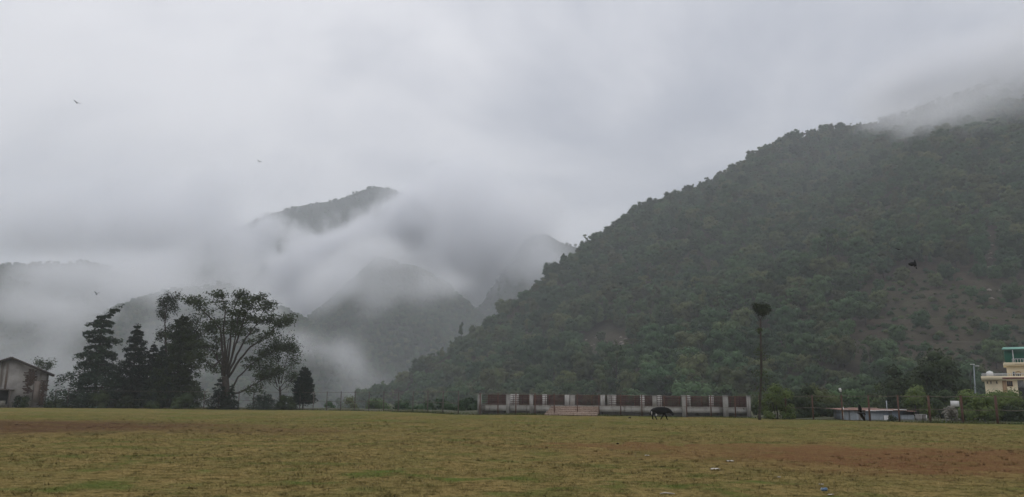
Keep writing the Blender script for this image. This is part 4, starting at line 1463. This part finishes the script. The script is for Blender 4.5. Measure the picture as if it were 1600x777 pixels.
gr_.prism([(cx_(1574.5), CY + 1.2, cz_(547.3)), (XR + .5, CY + 1.2, cz_(547.3)), (XR + .5, CY + 7, cz_(541)), (cx_(1578), CY + 7, cz_(541))], (0, 0, .12))
gr_.build('green_roof', M['green_roof'], ch)
MB().tube([Vector((cx_(1591), CY + 1.7, cz_(566.8))), Vector((cx_(1591), CY + 1.7, cz_(547.4)))], .07, 8).build('porch_post', M['white'], ch)
for (x0, x1, yt, yb_, fr_, n_) in ((1589, 1680, 561.5, 566.8, 1.56, 22), (1540, 1580, 584.6, 588.5, -.5, 26), (1580, 1680, 584.6, 588.5, -.5, 30)):
    rl = MB()
    rl.box(((cx_(x0) + cx_(x1)) / 2, CY + fr_, cz_(yt)), (cx_(x1) - cx_(x0), .09, .07), 0)
    for k_ in range(n_ + 1):
        x_ = cx_(x0) + (cx_(x1) - cx_(x0)) * k_ / n_
        rl.box((x_, CY + fr_, (cz_(yt) + cz_(yb_)) / 2), (.07, .07, cz_(yt) - cz_(yb_)), 0)
    rl.build('balustrade', M['white'], ch)


def window(x0, x1, yt, yb_, fr_, frame='white', bars=1):
    xa_, xb_, za, zc = cx_(x0), cx_(x1), cz_(yb_), cz_(yt)
    w = MB()
    for (c0, c1, d0, d1) in ((xa_, xb_, za - .06, za), (xa_, xb_, zc, zc + .06), (xa_ - .06, xa_, za - .06, zc + .06), (xb_, xb_ + .06, za - .06, zc + .06)):
        w.box(((c0 + c1) / 2, CY + fr_ - .03, (d0 + d1) / 2), (c1 - c0, .1, d1 - d0), 0)
    for k_ in range(1, bars + 1):
        w.box((xa_ + (xb_ - xa_) * k_ / (bars + 1), CY + fr_ - .03, (za + zc) / 2), (.04, .06, zc - za), 0)
    wo_ = w.build('window', M[frame], ch)
    MB().box(((xa_ + xb_) / 2, CY + fr_ - .01, (za + zc) / 2), (xb_ - xa_, .04, zc - za), 0).build('pane', M['glass'], wo_)


window(1577, 1585, 596.5, 604, 0, 'tan', 2)
for x_ in (1547, 1552.6, 1561.5): window(x_ - .9, x_ + .9, 596.3, 600, 0, 'cream', 0)
window(1588, 1590.5, 581.5, 588, 2.2, 'white', 0)
cbox(cx_(1569.5), cx_(1576), zb, cz_(595), -.03, .05, 'door', 'tan')
# arched opening and grille at the porch
arch = MB()
for k_ in range(9):
    a0 = math.pi * k_ / 8
arch.tube([Vector((cx_(1596) - math.cos(math.pi * k_ / 8) * .42, CY + 2.14, cz_(585) + math.sin(math.pi * k_ / 8) * .42)) for k_ in range(9)], .06, 5)
arch.build('arch_trim', M['tan'], ch)
cbox(cx_(1592.6), cx_(1599.4), cz_(588.4), cz_(585), 2.17, .04, 'arched_door', 'dark')
gl = MB()
for k_ in range(7):
    x_ = cx_(1593) + k_ * .16
    gl.box((x_, CY - .1, (cz_(595) + cz_(606)) / 2), (.05, .05, cz_(595) - cz_(606)), 0)
gl.build('porch_grille', M['white'], ch)
cbox(cx_(1592.6), cx_(1602), zb, cz_(595), -.04, .03, 'porch_opening', 'dark')
wtp = P(1547, 588.5, CY + .4)
wt0 = thing('water_tank', 'white water tank standing on the terrace of the cream house', 'water tank', tuple(wtp))
MB().tube([(0, 0, 0), (0, 0, .62), (0, 0, .78), (0, 0, .84)], [.5, .5, .38, .12], 14).build('tank_body', M['white'], wt0, True, True)
MB().tube([(0, 0, .84), (0, 0, .9)], .14, 10).build('tank_lid', M['white'], wt0, True, True)

# ------------------------------------------------------------------ cow
def skin_obj(name, verts, edges, radii, mat, parent=None, sub=2, root=0):
    me = bpy.data.meshes.new(name)
    me.from_pydata([tuple(v) for v in verts], edges, [])
    o = link(name, me, parent)
    o.modifiers.new('skin', 'SKIN')
    for i, rr_ in enumerate(radii):
        sv = me.skin_vertices[0].data[i]
        sv.radius = (rr_ if isinstance(rr_, tuple) else (rr_, rr_))
        sv.use_root = (i == root)
    sd = o.modifiers.new('sub', 'SUBSURF')
    sd.levels = sd.render_levels = sub
    dg = bpy.context.evaluated_depsgraph_get()
    dg.update()
    me2 = bpy.data.meshes.new_from_object(o.evaluated_get(dg))
    o.modifiers.clear()
    o.data = me2
    me2.name = name
    me2.materials.clear()
    me2.materials.append(mat)
    me2.polygons.foreach_set('use_smooth', np.ones(len(me2.polygons), dtype=bool))
    return o


cg = G(1031, 656)
cow = thing('cow', 'black cow with pale marked hind legs walking past the concrete platform', 'cow', tuple(cg), .04)
cv = [(-.66, 0, .94), (-.32, 0, .90), (.10, 0, .86), (.45, 0, .90), (.72, 0, .95), (.94, 0, .86), (1.12, 0, .76), (1.27, 0, .60), (1.40, 0, .43),
      (-.72, .16, .74), (-.60, .18, .48), (-.72, .18, .36), (-.66, .18, .05), (-.60, .18, .02),
      (-.64, -.16, .74), (-.44, -.18, .48), (-.52, -.18, .36), (-.36, -.18, .06), (-.30, -.18, .02),
      (.46, .14, .62), (.36, .15, .38), (.12, .15, .06), (.18, .15, .02),
      (.50, -.14, .62), (.60, -.15, .38), (.70, -.15, .05), (.76, -.15, .02),
      (-.84, 0, .98), (-.92, 0, .76), (-.91, 0, .46)]
ce = [(0, 1), (1, 2), (2, 3), (3, 4), (4, 5), (5, 6), (6, 7), (7, 8), (0, 9), (9, 10), (10, 11), (11, 12), (12, 13), (0, 14), (14, 15), (15, 16), (16, 17), (17, 18),
      (3, 19), (19, 20), (20, 21), (21, 22), (3, 23), (23, 24), (24, 25), (25, 26), (0, 27), (27, 28), (28, 29)]
crad = [(.31, .33), (.37, .38), (.39, .42), (.34, .37), (.25, .30), (.20, .24), (.17, .19), (.15, .15), (.12, .12),
        .16, .09, .065, .05, .06, .16, .09, .065, .05, .06, .12, .07, .05, .06, .12, .07, .05, .06, .04, .028, .04]
skin_obj('body', cv, ce, crad, M['black_coat'], cow, 2)
for s_ in (-1, 1):
    MB().tube([(1.02, s_ * .12, .86), (1.0, s_ * .23, .88), (.97, s_ * .31, .82)], [.03, .055, .015], 6).build('ear', M['black_coat'], cow, True, True)
    MB().tube([(1.07, s_ * .08, .88), (1.10, s_ * .13, .97), (1.12, s_ * .12, 1.04)], [.022, .016, .005], 6).build('horn', M['horn'], cow, True, True)
cow.scale = (.94, .94, .96)
# pale marks on the hind legs: coat patches lying on the skin
V0, F0 = ICO2
for c_, s_ in (((-.84, -.14, .64), (.05, .11, .18)), ((-.42, -.21, .46), (.10, .08, .14))):
    MB().add(np.array(c_) + V0 * np.array(s_), F0.tolist()).build('coat_patch', M['white_coat'], cow, True, True)

# ------------------------------------------------------------------ birds
def bird(px, py, dist, span_px, lab, rot, flap, flapr=None):
    p = P(px, py, dist)
    k_ = span_px * dist / FPX / 1.0
    t_ = thing('bird', lab, 'bird', tuple(p))
    t_.rotation_euler = rot
    t_.scale = (k_, k_, k_)
    MB().tube([(0, -.24, .0), (0, -.19, .01), (0, -.1, 0), (0, .05, 0), (0, .16, .01), (0, .22, .02), (0, .27, .015)], [.005, .045, .07, .075, .05, .045, .008], 8).build('body', M['feather'], t_, True, True)
    MB().prism([(-.02, -.2, 0), (.02, -.2, 0), (.07, -.4, 0), (-.07, -.4, 0)], (0, 0, .012)).build('tail', M['feather'], t_, True)
    for s_, fl in ((-1, flap), (1, flapr if flapr is not None else flap)):
        c1, s1 = math.cos(fl), math.sin(fl)
        c2, s2 = math.cos(fl * .35), math.sin(fl * .35)
        a0 = Vector((s_ * .04, .1, .03)); b0 = Vector((s_ * .04, -.12, .02))
        a1 = a0 + Vector((s_ * c1 * .24, .05, s1 * .24)); b1 = b0 + Vector((s_ * c1 * .24, -.03, s1 * .24))
        a2 = a1 + Vector((s_ * c2 * .24, -.12, s2 * .24)); b2 = a1 + Vector((s_ * c2 * .20, -.24, s2 * .20))
        w = MB().add([a0, b0, b1, a1, a2, b2] + [v - Vector((0, 0, .015)) for v in (a0, b0, b1, a1, a2, b2)],
                     [(0, 1, 2, 3), (3, 2, 5, 4), (9, 8, 7, 6), (10, 11, 8, 9), (0, 3, 9, 6), (3, 4, 10, 9), (4, 5, 11, 10), (5, 2, 8, 11), (2, 1, 7, 8)])
        w.build('wing', M['feather'], t_, True)
    return t_


bird(120, 161, 60, 13, 'small bird gliding alone high in the pale sky corner', (.2, .2, .9), .45)
bird(405, 253, 75, 9, 'tiny bird in the sky above the misty peak shoulder', (.5, .3, .4), .7)
bird(151, 460, 45, 12, 'dark bird with raised wings just above the bent cedar tip', (.3, .1, .3), 1.1)
bird(1404, 390, 70, 13, 'faint bird with spread wings over the hillside forest', (.1, .1, .2), .2)
bird(1430, 412, 40, 23, 'black bird with folded wings against the hillside forest', (1.35, .1, .5), -1.1, -1.2)
bird(1344, 646, 34, 27, 'black bird with wings stretched steeply in front of the tin shed', (.2, 1.05, .5), .45, .1)

# ------------------------------------------------------------------ litter on the field
def litter(px, py, wpx, lab, mat, name='paper_scrap', cat='litter', seed=0):
    p = G(px, py)
    p.z = float(ground_z(np.array([p.x]), np.array([p.y]))[0])
    r = np.random.default_rng(seed)
    w_ = wpx * p.y / FPX
    nx_, ny_ = 7, 5
    gx_, gy_ = np.meshgrid(np.linspace(-.5, .5, nx_), np.linspace(-.5, .5, ny_))
    z_ = r.uniform(.02, .3, gx_.shape) * w_ * .5 + .02
    ofs = r.normal(0, .03, (2,) + gx_.shape)
    V = np.stack([(gx_ + ofs[0]) * w_, (gy_ + ofs[1]) * w_ * .8, z_], -1).reshape(-1, 3)
    idx = np.arange(nx_ * ny_).reshape(ny_, nx_)
    Qd = np.stack([idx[:-1, :-1], idx[:-1, 1:], idx[1:, 1:], idx[1:, :-1]], -1).reshape(-1, 4)
    n = len(V)
    V2 = np.concatenate([V, V - np.array([0, 0, .006])])
    o = MB().arr(V2, np.concatenate([Qd, Qd[:, ::-1] + n])).build(name, mat)
    o.location = p
    return tag(o, lab, cat)


litter(1011.5, 713, 7, 'small crumpled white scrap farthest out on the field', M['paper'], seed=1)
litter(1117, 734.5, 13, 'largest crumpled white paper lying on the field', M['paper'], seed=2)
litter(1141, 722, 10, 'flat pale paper strip at the edge of the bare earth', M['paper'], seed=3)
litter(1217, 747, 5, 'tiny white scrap nearest the blue can', M['paper'], seed=4)
litter(1283, 758.5, 6, 'pale torn scrap just behind the blue can', M['paper'], seed=5)
litter(1298, 774.5, 8, 'pale scrap just in front of the blue can', M['paper'], seed=6)
litter(1035, 731, 6, 'small dark crumpled leaf litter between the white papers', M['dung'], 'dry_leaf', seed=7)
p = G(1043, 774.5)
stk = MB().tube([(-.13, 0, .03), (-.05, .01, .045), (.05, -.01, .04), (.13, .01, .03)], [.009, .011, .01, .006], 6).build('stick', M['paper'])
stk.location = (p.x, p.y, .0)
tag(stk, 'peeled white stick lying in the near grass', 'stick')
p = G(1288, 770)
can = thing('drink_can', 'crushed blue drink can lying in the near grass', 'can', (p.x, p.y, .03), .35)
MB().tube([(-.062, 0, .03), (-.055, 0, .03), (-.02, .006, .024), (.02, -.004, .030), (.052, 0, .028), (.058, 0, .028)], [.024, .031, .027, .03, .031, .024], 12).build('can_body', M['blue_can'], can, True, True)
MB().tube([(-.066, 0, .03), (-.0615, 0, .03)], .024, 12).build('can_lid', M['tin'], can, True)
V0, F0 = ICO2
for k_, (px, py, w_, lab) in enumerate(((984, 653.5, 5, 'small dark dung heap on the grass behind the cow'), (530, 641.5, 6, 'dark clod at the far field edge by the hill toe'), (965, 694, 5, 'dark clod on the brown worn patch of the field'))):
    p = G(px, py)
    r = np.random.default_rng(70 + k_)
    s_ = w_ * p.y / FPX / 2
    o = MB().add(V0 * r.uniform(.8, 1.1, (len(V0), 1)) * np.array([s_, s_ * .8, s_ * .5]) + np.array([0, 0, s_ * .25]), F0.tolist()).build('earth_clod', M['dung'], smooth=True)
    o.location = (p.x, p.y, 0)
    tag(o, lab, 'clod')

# ------------------------------------------------------------------ air: even haze, and mist banks drifting between the mountains
def volume_mat(name, color, density, attr=None, aniso=0.0):
    mt = bpy.data.materials.new(name)
    mt.use_nodes = True
    t = mt.node_tree
    t.nodes.clear()
    v = N(t, 'ShaderNodeVolumePrincipled')
    v.inputs['Color'].default_value = (*color, 1)
    v.inputs['Density'].default_value = density
    v.inputs['Density Attribute'].default_value = attr or ''
    v.inputs['Anisotropy'].default_value = aniso
    o = N(t, 'ShaderNodeOutputMaterial')
    t.links.new(v.outputs[0], o.inputs['Volume'])
    return mt


hz = MB().box((0, 1350, 280), (5200, 3400, 760), 0).build('haze', volume_mat('haze_air', (.91, .95, 1.0), .00036))
tag(hz, 'pale blue grey haze over the whole valley', kind='stuff')


def mist(name, label, puffs, lo, hi, vox, dens, scale, thr, seed, amp=2.4, warp_k=.75, det=5):
    """a volume grid: soft puffs (world centre, radii, strength) broken up by noise"""
    ng = bpy.data.node_groups.new(name, 'GeometryNodeTree')
    ng.interface.new_socket('Geometry', in_out='INPUT', socket_type='NodeSocketGeometry')
    ng.interface.new_socket('Geometry', in_out='OUTPUT', socket_type='NodeSocketGeometry')
    go = ng.nodes.new('NodeGroupOutput')
    pos = ng.nodes.new('GeometryNodeInputPosition').outputs[0]
    def tex(sc_, det, off):
        n = ng.nodes.new('ShaderNodeTexNoise')
        n.inputs['Scale'].default_value = sc_
        n.inputs['Detail'].default_value = det
        n.inputs['Roughness'].default_value = .58
        ng.links.new(vmath(ng, 'ADD', pos, off), n.inputs['Vector'])
        return n
    w1 = tex(scale * .7, 4, (seed * 11, 3, 5))
    warp = vmath(ng, 'SCALE', vmath(ng, 'SUBTRACT', w1.outputs['Color'], (.5, .5, .5)), scale=warp_k / scale)
    pw = vmath(ng, 'ADD', pos, warp)
    tot = None
    for c, r, s in puffs:
        v = vmath(ng, 'DIVIDE', vmath(ng, 'SUBTRACT', pw, tuple(c)), tuple(r))
        l2 = vmath(ng, 'DOT_PRODUCT', v, v)
        e = math_n(ng, 'MULTIPLY', math_n(ng, 'EXPONENT', math_n(ng, 'MULTIPLY', l2, -1.4)), s)
        tot = e if tot is None else math_n(ng, 'ADD', tot, e)
    nz = tex(scale, det, (seed * 7, 13, 2)).outputs[0]
    f = math_n(ng, 'SUBTRACT', math_n(ng, 'ADD', tot, math_n(ng, 'MULTIPLY', math_n(ng, 'SUBTRACT', nz, .5), amp)), thr)
    f = math_n(ng, 'MINIMUM', math_n(ng, 'MAXIMUM', f, 0.0), 1.6)
    # nothing where there is no puff at all
    gate = math_n(ng, 'MULTIPLY', tot, 6.0, clamp=True)
    f = math_n(ng, 'MULTIPLY', f, gate)
    # fade to nothing at the sides of the grid
    mid_ = tuple((a_ + b_) / 2 for a_, b_ in zip(lo, hi))
    half = tuple((b_ - a_) / 2 for a_, b_ in zip(lo, hi))
    av = ng.nodes.new('ShaderNodeVectorMath'); av.operation = 'ABSOLUTE'
    ng.links.new(vmath(ng, 'DIVIDE', vmath(ng, 'SUBTRACT', pos, mid_), half), av.inputs[0])
    sx_ = ng.nodes.new('ShaderNodeSeparateXYZ')
    ng.links.new(av.outputs[0], sx_.inputs[0])
    mxx = math_n(ng, 'MAXIMUM', math_n(ng, 'MAXIMUM', sx_.outputs[0], sx_.outputs[1]), sx_.outputs[2])
    edge = math_n(ng, 'MULTIPLY', math_n(ng, 'SUBTRACT', 1.0, mxx), 8.0, clamp=True)
    f = math_n(ng, 'MULTIPLY', f, edge)
    vc = ng.nodes.new('GeometryNodeVolumeCube')
    ng.links.new(f, vc.inputs['Density'])
    vc.inputs['Min'].default_value = lo
    vc.inputs['Max'].default_value = hi
    for k_, ax_ in enumerate('XYZ'):
        vc.inputs['Resolution ' + ax_].default_value = max(8, int((hi[k_] - lo[k_]) / vox))
    sm = ng.nodes.new('GeometryNodeSetMaterial')
    vm = volume_mat(name + '_droplets', (.955, .965, .99), dens, 'density', .3)
    sm.inputs['Material'].default_value = vm
    ng.links.new(vc.outputs[0], sm.inputs[0])
    ng.links.new(sm.outputs[0], go.inputs[0])
    me = bpy.data.meshes.new(name)
    me.materials.append(vm)
    o = link(name, me)
    tag(o, label, kind='stuff')
    md = o.modifiers.new('mist', 'NODES')
    md.node_group = ng
    return o


def puff(px, py, Y, rx, ry, rd, s=1.0):
    k_ = Y / FPX
    return (P(px, py, Y), (rx * k_, rd, ry * k_), s)


valley = [
    # veil over the top of the nearer spur
    puff(590, 400, 1120, 85, 27, 120, 1.3), puff(500, 455, 1120, 55, 45, 110, 1.3), puff(540, 440, 1100, 40, 30, 90, .9), puff(690, 440, 1100, 60, 30, 100, .6), puff(610, 455, 1000, 110, 70, 100, .82),
    # grey cloud between the far mountain and the near hill
    puff(720, 340, 1700, 100, 85, 240, 1.9), puff(780, 420, 1650, 90, 70, 220, 1.7), puff(700, 300, 1850, 60, 36, 180, 1.0), puff(840, 330, 1500, 75, 55, 160, 1.0), puff(690, 400, 1600, 60, 55, 160, 1.3), puff(850, 420, 1450, 60, 50, 120, .9),
    # cloud sheet over the long ridge and above the low spur, thinning upwards into the sky
    puff(320, 375, 1650, 110, 52, 200, 1.15), puff(180, 365, 1600, 150, 50, 200, 1.0), puff(20, 365, 1600, 160, 50, 200, .95), puff(250, 420, 1300, 85, 42, 150, 1.3), puff(190, 455, 1250, 90, 40, 150, 1.1), puff(375, 405, 1500, 65, 40, 160, 1.2),
    puff(60, 300, 1600, 260, 60, 260, .5), puff(330, 300, 1650, 180, 55, 260, .5),
    # valley fog behind the trees
    puff(50, 480, 1150, 130, 40, 160, .66), puff(150, 520, 1000, 150, 42, 150, .68), puff(40, 570, 850, 150, 46, 130, .6), puff(260, 580, 800, 170, 40, 130, .6), puff(300, 520, 900, 90, 36, 100, .55),
    puff(470, 545, 850, 75, 40, 120, .95), puff(545, 555, 820, 50, 36, 100, .75), puff(440, 505, 1000, 50, 32, 110, .85), puff(520, 610, 700, 120, 30, 90, .55), puff(640, 600, 800, 110, 32, 100, .5),
    # veils before the low spur and the long ridge
    puff(110, 470, 930, 130, 36, 90, .75), puff(215, 440, 900, 75, 36, 80, 1.15), puff(330, 445, 850, 120, 46, 90, .95), puff(425, 470, 850, 60, 38, 90, .8), puff(80, 425, 1100, 140, 28, 90, .7),
]
plume = [
    # bright torn plume climbing the face of the far mountain
    puff(447, 450, 1560, 46, 34, 110, 1.5), puff(490, 425, 1560, 60, 44, 120, 1.5), puff(535, 390, 1580, 55, 34, 120, 1.4), puff(582, 362, 1600, 44, 26, 110, 1.4), puff(645, 334, 1620, 36, 36, 120, 1.7), puff(660, 365, 1620, 50, 50, 120, 1.5),
    puff(600, 385, 1560, 46, 30, 100, 1.1), puff(470, 365, 1680, 36, 34, 90, .75), puff(420, 350, 1680, 30, 26, 90, .9), puff(515, 355, 1680, 28, 26, 80, .6), puff(395, 385, 1640, 44, 34, 110, 1.3), puff(480, 480, 1480, 60, 34, 110, 1.3), puff(540, 440, 1440, 50, 36, 90, 1.1),
]
mist('mist_plume', 'torn white plume of mist climbing the far mountain face', plume, (-660, 1300, 60), (-90, 1800, 480), 5.5, .036, .0165, .40, 4, 3.5, .8, 8)
mist('valley_mist', 'white mist banks drifting between the distant mountains', valley, (-1400, 640, -75), (560, 2200, 640), 10.5, .018, .0100, .42, 1, 2.8, .75, 6)
hs_ = HS[:300].reshape(-1, 3)
hx_, hy_, hz_ = to_px(hs_)


def before_slope(px, py, gap):        # depth a little in front of the hill's own slope there
    k_ = np.hypot(hx_ - px, hy_ - py) < 14
    return float(hs_[k_, 1].min()) - gap if k_.any() else 800.0


hilltop = [puff(x_, y_, before_slope(x_, y_ + 12, 55), rx, ry, 55, st) for x_, y_, rx, ry, st in
           ((1435, 188, 66, 40, .88), (1475, 178, 64, 42, .9), (1395, 178, 46, 28, .85), (1515, 155, 64, 46, .95), (1560, 128, 64, 46, .95), (1605, 105, 64, 46, .95), (1365, 185, 30, 16, .6), (1530, 190, 60, 36, .66), (1590, 165, 60, 36, .66))]
hilltop += [puff(1390, 150, 860, 70, 34, 80, 1.3), puff(1430, 130, 860, 110, 45, 110, 1.4), puff(1540, 100, 800, 90, 56, 90, 1.4), puff(1640, 60, 840, 110, 60, 110, 1.7), puff(1690, 130, 700, 90, 60, 90, 1.1)]
mist('hilltop_cloud', 'grey cloud resting on the top of the near hill', hilltop, (210, 480, 130), (900, 1080, 640), 8, .018, .013, .36, 2, 2.0, .45)
